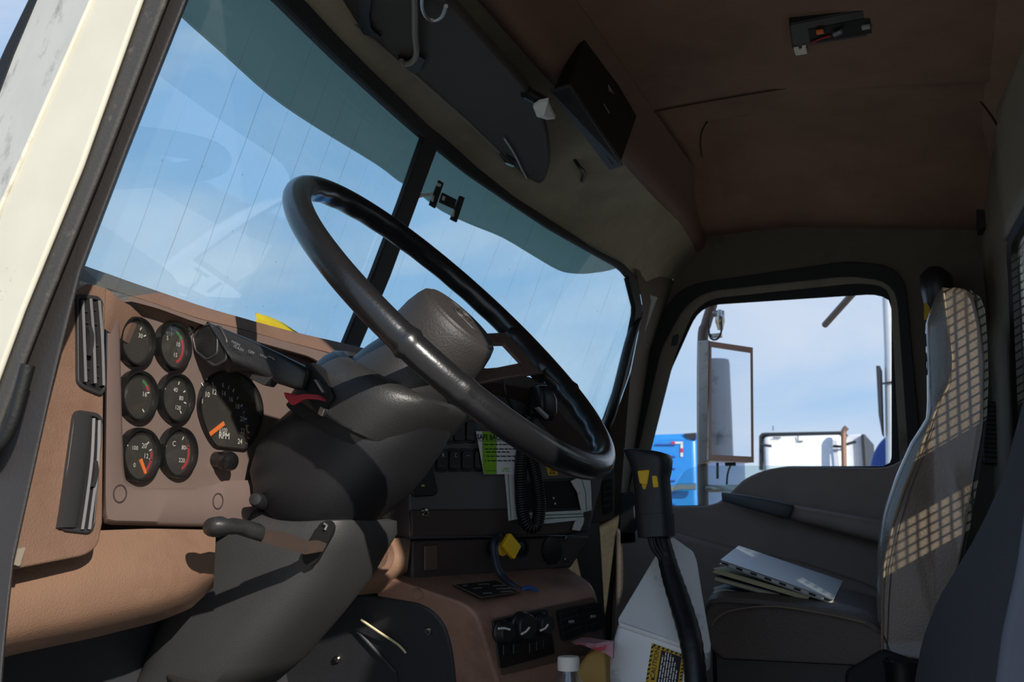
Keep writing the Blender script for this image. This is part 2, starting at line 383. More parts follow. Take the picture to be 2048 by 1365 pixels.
# windscreen: seals, post, glass
seal_lo = [(372, -160), (470, -56), (545, 8), (600, 62), (660, 120), (730, 184), (790, 238), (838, 279), (871, 303), (928, 349), (1018, 410), (1092, 459), (1174, 505), (1232, 537), (1252, 560), (1262, 590)]
seal_hi = [(400, -190), (500, -90), (556, -34), (600, 8), (660, 72), (730, 142), (790, 198), (846, 252), (892, 288), (940, 332), (1018, 394), (1092, 441), (1174, 494), (1236, 526), (1264, 555), (1275, 590)]
A = [onws(p) for p in seal_lo]; B = [onws(p) for p in seal_hi]
glow = MB('windscreen_glass')
ys = [.66 + i * (2.5 - .66) / 48 for i in range(49)]
def ztop(y):
    P = sorted((p.y, p.z) for p in A)
    if y <= P[0][0]: return P[0][1]
    for (y0, z0), (y1, z1) in zip(P, P[1:]):
        if y0 <= y <= y1: return z0 + (z1 - z0) * (y - y0) / max(1e-6, y1 - y0)
    return P[-1][1]
glow.rings([[V((wsx(y, z), y, z)) for z in [.66 + k * (ztop(y) + .012 - .66) / 10 for k in range(11)]] for y in ys], cap=False, closed=False)
win = glow.build('window_1', recalc=False); struct(win, 'dusty split windscreen with a blue tint', 'windscreen')
f = MB('black_rubber')
f.band(A, B, (.012, 0, 0), n=60)
f.band([onws((1246, 556)), onws((1262, 620)), onws((1238, 740)), onws((1196, 860)), onws((1180, 930))], [onws((1266, 556)), onws((1277, 620)), onws((1252, 745)), onws((1212, 860)), onws((1196, 930))], (.012, 0, 0), n=24)
f.build('window_seal', win, bevel=.003)
f = MB('black_rubber'); f.band([onws(p) for p in ((838, 272), (790, 408), (735, 552), (676, 695), (640, 780))], [onws(p) for p in ((868, 290), (822, 415), (768, 562), (708, 700), (674, 790))], (.012, 0, 0), n=20)
f.build('center_post', win, bevel=.003)
# outside sun shade above the glass, seen through it
sh_lo = [(300, -40), (363, 27), (454, 109), (545, 191), (636, 254), (756, 328), (801, 362), (834, 381), (887, 422), (949, 451), (1010, 476), (1072, 513), (1121, 541), (1154, 548), (1190, 546), (1230, 538), (1262, 520)]
lo = [onws(p, -.07) for p in spline(sh_lo, 3)]
f = MB('shade_green'); f.rings([[p, V((wsx(p.y, p.z + .09) - .055, p.y, p.z + .09)), V((wsx(p.y, 1.44) - .05, p.y, max(1.46, p.z + .16))), V((wsx(p.y, 1.44) - .06, p.y, max(1.47, p.z + .17))), V((wsx(p.y, p.z + .09) - .066, p.y, p.z + .092)), p + V((-.006, 0, .001))] for p in lo])
o = f.build('outside_visor', smooth=50); tag(o, 'long grey-green outside visor above the windscreen, seen through the glass', 'visor')
# header trim between windscreen and ceiling, its brown ridge, the ceiling
RX, RZ = -.55, 1.40
hd = MB('header_beige'); rows = []
Bs = sorted([V(p) for p in B], key=lambda p: p.y)
def wtop(y):
    if y <= Bs[0].y: return Bs[0] + V((0, y - Bs[0].y, 0))
    for p, q in zip(Bs, Bs[1:]):
        if p.y <= y <= q.y: return p.lerp(q, (y - p.y) / max(1e-6, q.y - p.y))
    return Bs[-1] + V((0, y - Bs[-1].y, 0))
for i in range(61):
    y = .6 + i * 2.0 / 60; p = wtop(y) + V((.004, 0, .004)); q = V((RX, y, RZ - max(0, (y - 2.35) / .25) ** 2 * .03)); row = []
    for k in range(9):
        t = k / 8; r = p.lerp(q, t); r.z += .018 * math.sin(math.pi * t); row.append(r)
    rows.append(row + [row[-1] + V((0, 0, .02)), row[0] + V((0, 0, .05))])
hd.rings(rows)
o = hd.build('trim_1'); struct(o, 'beige header trim above the windscreen', 'trim')
rg = MB('ridge_brown'); rows = []
for i in range(41):
    y = .6 + i * 2.0 / 40; dz = -max(0, (y - 2.35) / .25) ** 2 * .03; rows.append([V((RX + a, y, RZ + b + dz)) for a, b in ((-.035, .012), (-.018, -.006), (0, -.008), (.012, .004), (.020, .03), (.028, .06), (.050, .098), (.03, .12), (-.035, .12))])
rg.rings(rows); o = rg.build('trim_2', smooth=60); struct(o, 'brown ridge along the front of the ceiling', 'trim')
def ss(a, b, x):
    t = min(1, max(0, (x - a) / (b - a))); return t * t * (3 - 2 * t)
def czo(x, y):
    z = 1.5 - .115 * ss(2.25, 2.6, y) - .09 * ss(.02, .24, x) - .05 * ss(.9, .6, y)
    ins = ss(1.965, 1.99, y) * ss(.10, .06, x - .25 * max(0, y - 2.1))
    z += .018 * ins
    z += .020 * ss(2.105, 2.135, y) * ss(-.46, -.42, x) * ss(-.02, -.07, x) * ss(2.52, 2.4, y)
    return z
cg = MB('roof_brown'); xs = [-.53 + i * .80 / 90 for i in range(91)]; yy = [.58 + i * 2.06 / 200 for i in range(201)]
cg.rings([[V((x, y, czo(x, y))) for x in xs] + [V((x, y, czo(x, y) + .03)) for x in (xs[-1], xs[0])] for y in yy])
cei = cg.build('ceiling'); struct(cei, 'dark brown vinyl headliner with a sunken panel', 'ceiling')
for path in ([(1278, 236), (1400, 213), (1560, 186), (1700, 163), (1800, 147), (1870, 141), (1930, 158), (1985, 200), (2016, 256)], [(1404, 330), (1402, 300), (1412, 284), (1445, 270), (1560, 247), (1680, 223), (1745, 212), (1790, 216)]):
    q = resample(spline([onz(p, 1.49) for p in path], 8), 120); MB('seam_brown').tube([V((p.x, p.y, czo(p.x, p.y) - .0022)) for p in q], .0016, n=6).build('seam', cei)
for p in ((2020, 232),):
    q = onz(p, 1.46); MB('black_plastic').lathe(q + V((0, 0, .02)), (0, 0, -1), [(.011, 0), (.011, .022), (.007, .027), (.001, .028)], n=16).build('trim_button', cei)
# outer roof
o = MB('cream_paint').box((-.2, 1.6, 1.6), 1.0, 2.1, .03).build('trim_3'); struct(o, 'cream cab roof', 'roof')
# ---- driver side door frame (nearest the camera)
PY_ = .64
post_w = px([(386, -430), (470, -430), (300, -40), (286, 0), (168, 330), (50, 620), (-5, 770), (-60, 900), (-60, 600), (5, 395), (196, -40)], PY_)
post = MB('cream_paint').prism(post_w, (-.03, .03, 0)).build('trim_4', bevel=.006); struct(post, 'cream painted front door post of the cab', 'door post')
ridge = MB('dirty_paint').prism([ony((290, -430), .70), ony((388, -430), .636), ony((198, -40), .636), ony((6, 396), .636), ony((-70, 560), .636), ony((-70, 420), .70), ony((0, 182), .70), ony((27, 110), .70), ony((90, -40), .70)], (-.004, .05, 0))
ridge.build('pillar_face', post, bevel=.003)
MB('black_rubber').prism(px([(262, -430), (292, -430), (92, -40), (28, 112), (-2, 190), (-30, 250), (-30, 180), (9, 92)], .70), (0, .03, 0)).build('outer_seal', post, bevel=.003)
MB('seal_rubber').band(px([(470, -430), (300, -40), (286, 0), (168, 330), (50, 620), (-5, 770), (-60, 900)], .645), px([(520, -430), (350, -40), (335, 0), (215, 315), (92, 620), (22, 800), (-35, 960)], .645), (-.03, .028, 0), n=30).build('door_seal', post, bevel=.007, seg=3)
MB('seal_dark').band(px([(520, -430), (350, -40), (335, 0), (215, 315), (92, 620), (20, 805), (-45, 985)], .66), px([(552, -430), (388, -40), (373, 0), (262, 280), (162, 542), (106, 766), (26, 1130), (6, 1318), (0, 1420)], .66), (-.03, .028, 0), n=30).build('trim_strip', post, bevel=.008, seg=3)
MB('black_rubber').tube(spline(px([(-30, 905), (2, 885), (24, 845), (40, 790), (56, 730)], .63), 5), .006).build('door_hinge_hose', post)
o = MB('dirty_paint').box((-1.17, .69, .27), .66, .03, 1.12).build('trim_8', bevel=.01); struct(o, 'cream outer cowl side ahead of the door post', 'cowl')
# driver side roof rail above the open doorway and rear post (outside the frame, they shade the cab)
o = MB('cream_paint').box((-.22, .60, 1.46), 1.0, .06, .14).build('trim_5'); struct(o, 'cream roof rail above the open doorway', 'roof rail')
o = MB('cream_paint').box((.27, .60, .9), .10, .06, 1.0).build('trim_6'); struct(o, 'cream rear post of the open doorway', 'door post')
# ---- passenger side
WY = 2.6
open_px = rpoly([(1292, 700), (1352, 572), (1700, 522), (1808, 536), (1852, 1000), (1860, 1420), (1205, 1420), (1226, 1100)], [30, 60, 30, 60, 20, 10, 10, 20], 8)
ctr = (1560, 900)
outer = [proj(V((wsx(2.56, z) - .03, WY, z))) for z in (1.45, 1.3, 1.1, .9, .75)] + [proj((-1.03, WY, .70)), proj((-1.03, WY, -.05)), proj((.30, WY, -.05)), proj((.30, WY, 1.47))]
op = star(open_px, 160, ctr); ou = star(outer, 160, ctr)
wr = MB('side_brown'); wr.rings([list(t) for t in zip(px(ou, WY), px(op, WY), px(op, WY + .06), px(ou, WY + .06))], loop=True)
o = wr.build('wall_right', bevel=.003); struct(o, 'beige passenger side wall around the door', 'wall')
# door: frame, seals, lower panel
gl_px = rpoly([(1400, 612), (1750, 589), (1783, 600), (1783, 933), (1740, 933), (1560, 933), (1505, 950), (1462, 985), (1440, 1010), (1270, 1014), (1300, 868), (1345, 735)], [40, 20, 26, 20, 10, 50, 30, 20, 20, 0, 0, 0], 6)
fr1 = rpoly([(1322, 700), (1383, 586), (1700, 552), (1792, 566), (1818, 930), (1826, 1420), (1222, 1420), (1245, 1040)], [20, 60, 30, 50, 20, 10, 10, 20], 8)
fr2 = rpoly([(1352, 705), (1396, 600), (1720, 566), (1780, 574), (1800, 930), (1808, 1420), (1246, 1420), (1262, 1060)], [20, 50, 30, 40, 20, 10, 10, 20], 8)
a_, b_, c_, g_ = [star(q, 160, ctr) for q in (open_px, fr1, fr2, gl_px)]
door = MB('black_rubber'); door.rings([list(t) for t in zip(px(a_, WY - .012), px(b_, WY - .012), px(b_, WY + .03), px(a_, WY + .03))], loop=True)
door = door.build('door_1', bevel=.004); struct(door, 'passenger door with a brown panel and lowered window', 'door')
f = MB('cab_beige'); f.rings([list(t) for t in zip(px(b_, WY), px(c_, WY), px(c_, WY + .05), px(b_, WY + .05))], loop=True); f.build('door_frame', door, bevel=.004)
f = MB('black_rubber'); f.rings([list(t) for t in zip(px(c_, WY + .006), px(g_, WY + .006), px(g_, WY + .04), px(c_, WY + .04))], loop=True); f.build('window_channel', door)
pan = spline([(1230, 1018), (1330, 1014), (1420, 1010), (1455, 990), (1490, 958), (1540, 938), (1600, 934), (1700, 935), (1768, 935), (1800, 922), (1822, 908)], 4) + [V((1852, 905)), V((1870, 1450)), V((1215, 1450))]
MB('door_brown').prism(px(pan, 2.565), (0, .05, 0)).build('door_panel', door, bevel=.008, seg=3)
arm = [(1230, 1055), (1330, 1060), (1420, 1085), (1600, 1125), (1720, 1165), (1860, 1230), (1860, 1450), (1225, 1450)]
MB('door_brown').prism(px(arm, 2.53), (0, .05, 0)).build('door_pocket', door, bevel=.012, seg=3)
MB('door_pull').swept([((1447, 985), (1449, 1004), 2.50, .012, 4), ((1500, 992), (1496, 1018), 2.49, .014, 4), ((1545, 1000), (1538, 1030), 2.485, .016, 4), ((1585, 1008), (1572, 1040), 2.49, .016, 3)], dome=(.004, .008)).build('door_handle', door)
MB('door_brown').swept([((1575, 1008), (1578, 1040), 2.52, .03, 3), ((1660, 1022), (1665, 1062), 2.515, .035, 3), ((1760, 1040), (1765, 1090), 2.51, .04, 3), ((1850, 1052), (1855, 1110), 2.51, .04, 3)]).build('armrest', door)
MB('black_plastic').prism(px(rpoly([(1238, 988), (1268, 983), (1274, 1088), (1238, 1092)], 5), 2.53), (0, .04, 0)).build('speaker_cover', door, bevel=.004)
MB('black_plastic').prism(px(rpoly([(1345, 672), (1357, 668), (1354, 690), (1342, 692)], 2), WY - .004), (0, .02, 0)).build('window_stop', door)
gp = rpoly([(1335, 1040), (1340, 985), (1368, 941), (1400, 932), (1790, 932), (1790, 1120), (1335, 1120)], [5, 25, 25, 6, 5, 5, 5], 6)
o = MB('door_glass').prism(px(gp, WY + .025), (0, .005, 0)).build('window_2', recalc=True); struct(o, 'lowered passenger door glass showing above the panel', 'window')
# front pillar trim on the passenger side and grab handle
o = MB('side_brown').prism([onws(p) + V((.012, 0, 0)) for p in ((1262, 540), (1277, 620), (1252, 745), (1212, 860), (1185, 960))] + px([(1215, 1330), (1246, 1040), (1300, 700), (1345, 560)], 2.585), (0, .02, .0)).build('trim_7'); struct(o, 'beige windscreen pillar trim on the passenger side', 'pillar trim')  # beige trim coloured darker brown to stand for its shade
o = MB('black_plastic').tube(spline([ony(p, y) for p, y in (((1281, 618), 2.50), ((1274, 640), 2.45), ((1258, 690), 2.43), ((1238, 770), 2.42), ((1222, 830), 2.43), ((1212, 855), 2.47), ((1214, 868), 2.5))], 5), .013, n=12).build('grab_handle'); tag(o, 'black grab handle on the far windscreen pillar', 'grab handle')
# rear wall with window
rw = MB('cab_beige')
def rear(y, z): return V((.155 + .10 * (2.2 - y) / 1.2 - .02 * ss(1.1, .6, z), y, z))
yr = [.62, .95, 1.02, 2.16, 2.24, 2.62]; zr = [0, .72, .78, 1.17, 1.23, 1.5]
yw0, yw1, zw0, zw1 = 1.60, 2.16, .70, 1.20  # near edge moved in so the wall keeps sun off tower and cushion
def rwall(y0, y1, z0, z1):
    n = 8; rw.rings([[rear(y0 + (y1 - y0) * i / n, z0 + (z1 - z0) * k / n) for k in range(n + 1)] for i in range(n + 1)], cap=False, closed=False)
rwall(.62, yw0, 0, 1.45); rwall(yw1, 2.62, 0, 1.45); rwall(yw0, yw1, 0, zw0); rwall(yw0, yw1, zw1, 1.45)
o = rw.build('wall_rear', solid=.02); struct(o, 'dark rear wall of the cab', 'wall')
o = MB('rear_glass').rings([[rear(yw0 + (yw1 - yw0) * i / 6, zw0 + (zw1 - zw0) * k / 6) + V((.006, 0, 0)) for k in range(7)] for i in range(7)], cap=False, closed=False).build('window_3'); struct(o, 'rear window of the cab', 'window')
f = MB('black_rubber'); cor = [(yw0, zw0), (yw1, zw0), (yw1, zw1), (yw0, zw1)]
lp = rpoly([V((a, b)) for a, b in cor], .06, 6)
f.tube([rear(p.x, p.y) for p in lp], .016, n=8, loop=True); f.build('window_seal', o)
MB('black_rubber').prism([rear(yw0, .80), rear(yw1, .80), rear(yw1, .885), rear(yw0, .885)], (.012, 0, 0)).build('shadow_rail', o)  # added bar, placed to throw the dark band across the seat back
gu = MB('steel')
for i in range(34):
    y = yw0 + .02 + i * .0158; gu.tube([rear(y, zw0) + V((.045, 0, 0)), rear(y, zw1) + V((.045, 0, 0))], .0019, n=5)
for i in range(32):
    z = zw0 + .01 + i * .0158; gu.tube([rear(yw0, z) + V((.045, 0, 0)), rear(yw1, z) + V((.045, 0, 0))], .0019, n=5)
o = gu.build('window_guard'); tag(o, 'wire mesh guard outside the rear window', 'window guard')

# ================================================================== DASHBOARD
GX = -.845
CN = V((.924, -.381, 0)); CT = V((.381, .924, 0)); CQ = V((-.73, 1.35, .7))
def GP(off=0): return lambda p: onx(p, GX + off)
def CPn(off=0): return lambda p: onp(p, CQ + CN * off, CN)
EN = V((1, 0, .12)).normalized()
def EPl(off=0): return lambda p: onp(p, V((-.80, .8, .9)) + EN * off, EN)
dash = thing('dashboard', 'brown truck dashboard with round gauges and a dark centre panel', 'dashboard', (-.85, 1.6, .6))
# core and top
MB('center_lower').prism([V((-.90, .69, .61)), V((-.90, .69, .84)), V((-1.0, .69, .84)), V((-1.0, .69, .61))], (0, 1.85, 0)).build('dash_core', dash)
top_l = [(150, 533), (165, 540), (260, 577), (350, 606), (450, 638), (500, 652), (600, 675), (700, 692), (780, 708)]
fr_l = [(150, 560), (215, 577), (298, 603), (397, 637), (480, 657), (560, 680), (650, 703), (720, 722), (780, 735)]
T1 = resample([onx(p, -.86) for p in top_l], 30); T0 = resample([onx(p, -.828) for p in fr_l], 30)
tb = MB('dash_brown')
tb.rings([[p0 + V((-.03, 0, -.02)), p0, p0.lerp(p1, .5) + V((.004, 0, .010)), p1, V((wsx(p1.y, p1.z - .03), p1.y, p1.z - .03)), V((wsx(p1.y, p1.z - .07) + .01, p1.y, p1.z - .07))] for p0, p1 in zip(T0, T1)])
tb.build('dash_top', dash, smooth=60)
hood = spline([(800, 716), (880, 722), (960, 735), (1017, 746), (1044, 751), (1086, 764), (1106, 780), (1130, 815), (1165, 850), (1203, 895)], 4)
H0 = resample(px(hood, CPn(.035)), 40)
hb = MB('center_lower')
hb.rings([[p + V((0, 0, -.02)), p, p + V((-.03, 0, .003)), V((max(wsx(p.y, p.z - .05) + .01, p.x - .4), p.y, p.z - .05)), V((max(wsx(p.y, p.z - .09) + .01, p.x - .4), p.y, p.z - .09)), p + V((-.06, 0, -.04))] for p in H0])
hb.build('dash_hood', dash, smooth=60)
# gauge panel
MB('gauge_plate').prism(px([(205, 560), (300, 590), (480, 640), (700, 700), (720, 760), (700, 1020), (205, 1040)], GP()), (-.02, 0, 0)).build('gauge_panel', dash)
fo = rpoly([(213, 576), (298, 603), (397, 637), (480, 657), (650, 703), (700, 716), (690, 1060), (500, 1057), (205, 1050)], [14, 0, 0, 0, 0, 10, 10, 0, 10], 5)
fi = rpoly([(243, 800), (238, 612), (262, 604), (318, 619), (377, 641), (417, 655), (485, 678), (617, 715), (655, 740), (640, 930), (560, 960), (445, 962), (425, 972), (385, 977), (280, 977), (252, 968), (247, 930)], [0, 22, 10, 0, 0, 0, 0, 10, 20, 20, 20, 10, 6, 4, 14, 14, 0], 5)
fo_, fi_ = star(fo, 150, (420, 830)), star(fi, 150, (420, 830))
f = MB('gauge_frame')
f.rings([list(t) for t in zip(px(fo_, GP(-.02)), px(fo_, GP(.012)), px([o.lerp(i, .12) for o, i in zip(fo_, fi_)], GP(.018)), px([o.lerp(i, .88) for o, i in zip(fo_, fi_)], GP(.018)), px(fi_, GP(.013)), px(fi_, GP(-.002)))], loop=True)
f.build('gauge_frame', dash, smooth=50)
def gauge(c, wpx, kind):
    o = onx(c, GX); r = .5 * (onx((c[0], c[1] - wpx / 2), GX) - onx((c[0], c[1] + wpx / 2), GX)).length
    b = MB('bezel_black').lathe(o, X_, [(r * .86, .0005), (r * .86, .006), (r * .90, .0105), (r * .97, .0105), (r, .007), (r * 1.01, .0005)], n=48).build('gauge', dash, smooth=45)
    d = MB('dial_black').lathe(o, X_, [(r * .86, .0004), (r * .86, .0018), (.0005, .0019)], n=40)
    def arc(a0, a1, r0, r1, mat):
        a0, a1 = R_(a0), R_(a1); k = max(1, int(abs(a1 - a0) / .12)); P = []
        for i in range(k + 1):
            a = a0 + (a1 - a0) * i / k
            P += [o + X_ * .0024 + Y_ * (r * rr * math.sin(a)) + Z_ * (r * rr * math.cos(a)) for rr in (r0, r1)]
        d.add(P, [[2 * i, 2 * i + 1, 2 * i + 3, 2 * i + 2] for i in range(k)], mat)
    tk, zones, nums, needle = kind
    for a in tk: arc(a - 2.2, a + 2.2, .60, .74, 'mark_white')
    for a0, a1, m in zones: arc(a0, a1, .64, .76, m)
    for a, t, rr, sz in nums:
        d.text(t, o + X_ * .002 + Y_ * (r * rr * math.sin(R_(a))) + Z_ * (r * rr * math.cos(R_(a))), Y_, Z_, r * sz * .85, 'mark_white')
    d.build('dial', b, recalc=False)
    if needle is not None:
        dr = Y_ * math.sin(R_(needle)) + Z_ * math.cos(R_(needle)); sd = X_.cross(dr)
        MB('needle_orange').prism([o + X_ * .003 - sd * .0024 + dr * (r * .18), o + X_ * .003 + sd * .0024 + dr * (r * .18), o + X_ * .003 + sd * .0018 + dr * r * .76, o + X_ * .003 - sd * .0018 + dr * r * .76], X_ * .0014).build('needle', b)
    MB('lens_clear').lathe(o, X_, [(r * .87, .0055), (r * .87, .0062), (.0005, .0062), (.0005, .0055)], n=32).build('lens', b)
gauge((264.5, 684), 100, ([30, 60], [], [(50, '30', .45, .3)], None))
gauge((339.6, 693.8), 96, ([], [(20, 55, 'mark_green'), (58, 150, 'mark_red')], [(-40, '5', .4, .3), (70, '10', .42, .32), (140, '15', .42, .3)], None))
gauge((269, 793), 104, ([72, 140], [(25, 48, 'mark_green'), (48, 66, 'mark_red')], [(75, '16', .46, .32)], None))
gauge((345, 797), 100, ([-60, 20, 60, 100, 140], [(-128, -110, 'mark_yellow')], [(10, '40', .34, .3), (85, '80', .42, .3), (145, '120', .44, .28)], None))
gauge((272.5, 911), 110, ([-60, 45, 70, 100], [(75, 152, 'mark_red')], [(-35, '100', .3, .26), (40, '20', .46, .32), (92, '12', .42, .3), (200, '0', .4, .28)], 148))
gauge((349.5, 906), 104, ([-70, 30, 70], [(62, 150, 'mark_red'), (-135, -118, 'mark_yellow')], [(-25, 'C', .36, .34), (62, '80', .46, .3), (130, '220', .44, .28)], None))
# tachometer: round with a flat foot
to = onx((459, 818), GX); tr = .5 * (onx((459, 748), GX) - onx((459, 890), GX)).length
def tring(s, h):
    zb = onx((459, 898), GX).z - to.z; P = []
    for k in range(72):
        a = 2 * math.pi * k / 72; y, z = tr * 1.06 * math.sin(a), tr * 1.06 * math.cos(a)
        if z < -.45 * tr:
            t = min(1, (-.45 * tr - z) / (.61 * tr)); y = y if t < .35 else y; z = max(zb, z * (1 + .25 * t))
        P.append(to + X_ * h + (Y_ * y * 1.32 + Z_ * z) * s)
    return P
tb_ = MB('bezel_black').rings([tring(.965, .0005), tring(.965, .004), tring(.975, .007), tring(.99, .007), tring(1.0, .005), tring(1.005, .0005)], cap=False).build('tachometer', dash, smooth=45)
td = MB('dial_black'); td.rings([tring(.967, .0004), tring(.967, .0018)])
hubp = onx((445, 849), GX)
def tpos(p, h=.0024): return onx(p, GX + h)
for t, p in (('8', (403, 803)), ('10', (414, 790)), ('12', (428, 785)), ('14', (446.6, 788)), ('16', (461, 799.5)), ('18', (474, 814)), ('20', (484, 839)), ('22', (485, 863)), ('24', (479.5, 884))):
    td.text(t, tpos(p, .002), Y_, Z_, .0095, 'mark_white', thick=.0001)
td.text('x100', tpos((446, 861), .002), Y_, Z_, .008, 'mark_white'); td.text('RPM', tpos((448, 872.5), .002), Y_, Z_, .0115, 'mark_white', thick=.0002)
zc = [(403, 766), (413, 757), (425, 765), (446, 767), (458, 772), (468, 778), (477, 794), (485, 810), (490, 824), (494, 838), (497, 852), (499, 866), (499, 878), (496, 890)]
for i, p in enumerate(zc):
    a = tpos(p); b = tpos((p[0] + (445 - p[0]) * .10, p[1] + (845 - p[1]) * .10)); d = (b - a).normalized(); sd = d.cross(X_) * (.0011 if i % 2 else .0007)
    td.add([a - sd, a + sd, b + sd, b - sd], [[0, 1, 2, 3]], 'mark_white')
for (p, q, m) in (((484, 812), (493, 850), 'mark_blue'), ((493, 852), (494, 862), 'mark_yellow'), ((494, 864), (492, 886), 'mark_red')):
    a, b = tpos(p), tpos(q); sd = (b - a).normalized().cross(X_) * .0018
    td.add([a - sd, a + sd, b + sd, b - sd], [[0, 1, 2, 3]], m)
td.build('dial', tb_, recalc=False)
a, b = tpos((447, 847), .003), tpos((417, 870.5), .003); sd = (b - a).normalized().cross(X_) * .0026
MB('needle_orange').prism([a - sd, a + sd, b + sd, b - sd], X_ * .0016).build('needle', tb_)
MB('lens_clear').rings([tring(.968, .0052), tring(.968, .0057)]).build('lens', tb_)
# screws, knob, holes on the gauge panel
def screw(p, pl, r=.006, n=None, parent=dash, mat='screw_metal'):
    o = pl(p); n = V(n or X_); m = MB(mat).lathe(o, n, [(r, 0), (r, .0016), (r * .8, .0036), (r * .3, .0044), (.0003, .0045)], n=18)
    u = n.orthogonal().normalized(); v = n.cross(u)
    for a_, b_ in ((u, v), (v, u)): m.box(o + n * .0044, r * 1.1, r * .22, .0012, (a_, b_, n), 'vent_black')
    return m.build('screw', parent)
screw((378, 659), GP(.001))
o = onx((430, 920), GX)
MB('bezel_black').lathe(o, V((1, 0, -.12)), [(.010, 0), (.011, .012), (.0125, .014), (.0125, .024), (.010, .029), (.0005, .031)], n=20).build('reset_knob', dash)
for p in ((240, 988), (436, 1003)):
    o = onx(p, GX + .0185); MB('center_lower').lathe(o, X_, [(.0098, -.006), (.0102, .0004), (.0088, .0006), (.0080, -.002), (.0005, -.002)], n=20).build('screw_recess', dash)  # darker brown puts the shade of the hole into its colour
# left end of the dashboard with two vents
end_px = rpoly([(120, 548), (214, 577), (209, 700), (206, 1046), (197, 1094), (172, 1112), (60, 1134), (18, 1142), (-30, 1145), (-30, 600)], [10, 6, 0, 4, 16, 16, 10, 0, 0, 0], 4)
en = MB('dash_brown').prism(px(end_px, EPl()), (-.09, .02, 0)).build('dash_end', dash, bevel=.012, seg=4)
def vent(outl, bars, wheel, cross, name='air_vent', backs=4):
    o1 = px(rpoly(outl, 9, 5), EPl(.004)); c = sum(o1, V()) / len(o1); v = MB('vent_grey')
    i1 = [p.lerp(c, .04) + (c - p).normalized() * .002 for p in o1]
    v.rings([list(t) for t in zip([p - EN * .012 for p in o1], o1, i1, [p - EN * .010 for p in i1])], loop=True)
    v = v.build(name, dash, bevel=.0012)
    MB('vent_black').prism([p - EN * .0032 for p in i1], -EN * .003).build('vent_cavity', v)
    for path, wd in bars:
        q = spline(px(path, EPl(.004)), 5); sdv = [V((0, 1, 0))] * len(q)
        m = MB('vent_grey'); m.rings([[p - Y_ * wd - EN * .003, p - Y_ * wd + EN * .002, p + Y_ * wd * .3 + EN * .004, p + Y_ * wd + EN * .001, p + Y_ * wd - EN * .003] for p in q]); m.build('vent_slat', v)
    for p, q in cross:
        a, b = EPl(.002)(p), EPl(.002)(q); MB('vent_grey').tube([a, b], .0012, n=6).build('cross_slat', v)
    m = MB('vent_grey'); q = spline(px(wheel, EPl(.006)), 8)
    for i, p in enumerate(q): m.box(p, .005, .005, .0019, None)
    m.build('thumb_wheel', v)
vent([(155, 587), (198, 592), (207, 604), (212, 780), (204, 792), (166, 776), (157, 764)], [([(162, 601), (165, 680), (168, 765)], .0013), ([(178, 599), (184, 680), (187, 768)], .0013), ([(195, 603), (201, 680), (204, 772)], .0013)],
     [(177, 656), (181, 672), (180, 692), (176, 710)], [((189, y), (200, y + 3)) for y in (620, 648, 690, 730, 752)] + [((168, y), (178, y + 3)) for y in (622, 644, 735, 756)])
vent([(156, 820), (196, 826), (207, 838), (190, 1056), (180, 1068), (128, 1062), (120, 1048), (149, 832)], [([(166, 830), (158, 900), (146, 980), (134, 1056)], .0105), ([(184, 838), (180, 920), (170, 1000), (161, 1060)], .0014), ([(195, 842), (192, 930), (183, 1000), (175, 1060)], .0014)],
     [(188, 924), (190, 940), (187, 960), (183, 972)], [((183, y), (189, y + 2)) for y in (860, 1010, 1035)])
MB('cab_beige').band(px([(38, 1098), (52, 1094), (46, 1112)], EPl(.01)), px([(28, 1130), (40, 1134), (44, 1118)], EPl(.01)), (-.004, 0, 0), n=6).build('panel_clip', dash)
# knee panels
kt = [(-40, 1140), (60, 1110), (190, 1062), (300, 1058), (400, 1060), (432, 1061)]; kb = [(-40, 1332), (20, 1312), (190, 1276), (317, 1244), (380, 1219), (427, 1176)]
def knee(top, bot, pl0, name, parent=dash, depth=.05):
    rows = []
    tt, bb = resample([V((*p, 0)) for p in top], 26), resample([V((*p, 0)) for p in bot], 26)
    for k in range(13):
        t = k / 12; off = .022 * math.sin(math.pi * min(1, t * .9)) - .05 * max(0, t - .82) / .18 * .8
        rows.append([pl0(off)((p.lerp(q, t).x, p.lerp(q, t).y)) for p, q in zip(tt, bb)])
    rows.append([p + V((-depth, 0, .01)) for p in rows[-1]]); rows.insert(0, [p + V((-depth, 0, -.006)) for p in rows[0]])
    m = MB('knee_brown').rings(rows, cap=False, closed=False)
    k = 26; n = len(rows); fl = [r[0] for r in rows]; fr = [r[-1] for r in rows]
    m.add(fl, [list(range(n))]); m.add(fr, [list(range(n))[::-1]])
    return m.build(name, parent, smooth=45)
knee(kt, kb, lambda off: (lambda p: onx(p, -.812 + off)), 'knee_panel')
kp = knee([(560, 1070), (700, 1072), (760, 1076), (822, 1078)], [(560, 1225), (690, 1194), (765, 1186), (814, 1150)], lambda off: CPn(-.015 + off), 'knee_panel')
o = CPn(.016)((757, 1112)); MB('dash_brown').lathe(o, CN, [(.027, -.004), (.027, .002), (.024, .003), (.020, -.004), (.0005, -.004)], n=28).build('key_recess', dash)
o = CPn(.018)((746, 1120)); MB('screw_metal').lathe(o, CN, [(.010, -.004), (.010, .004), (.007, .005), (.006, .001)], n=20).build('key_ring', dash)
MB('vent_black').lathe(o, CN, [(.0062, -.003), (.0062, .0025), (.0003, .0026)], n=16).build('key_slot', dash)
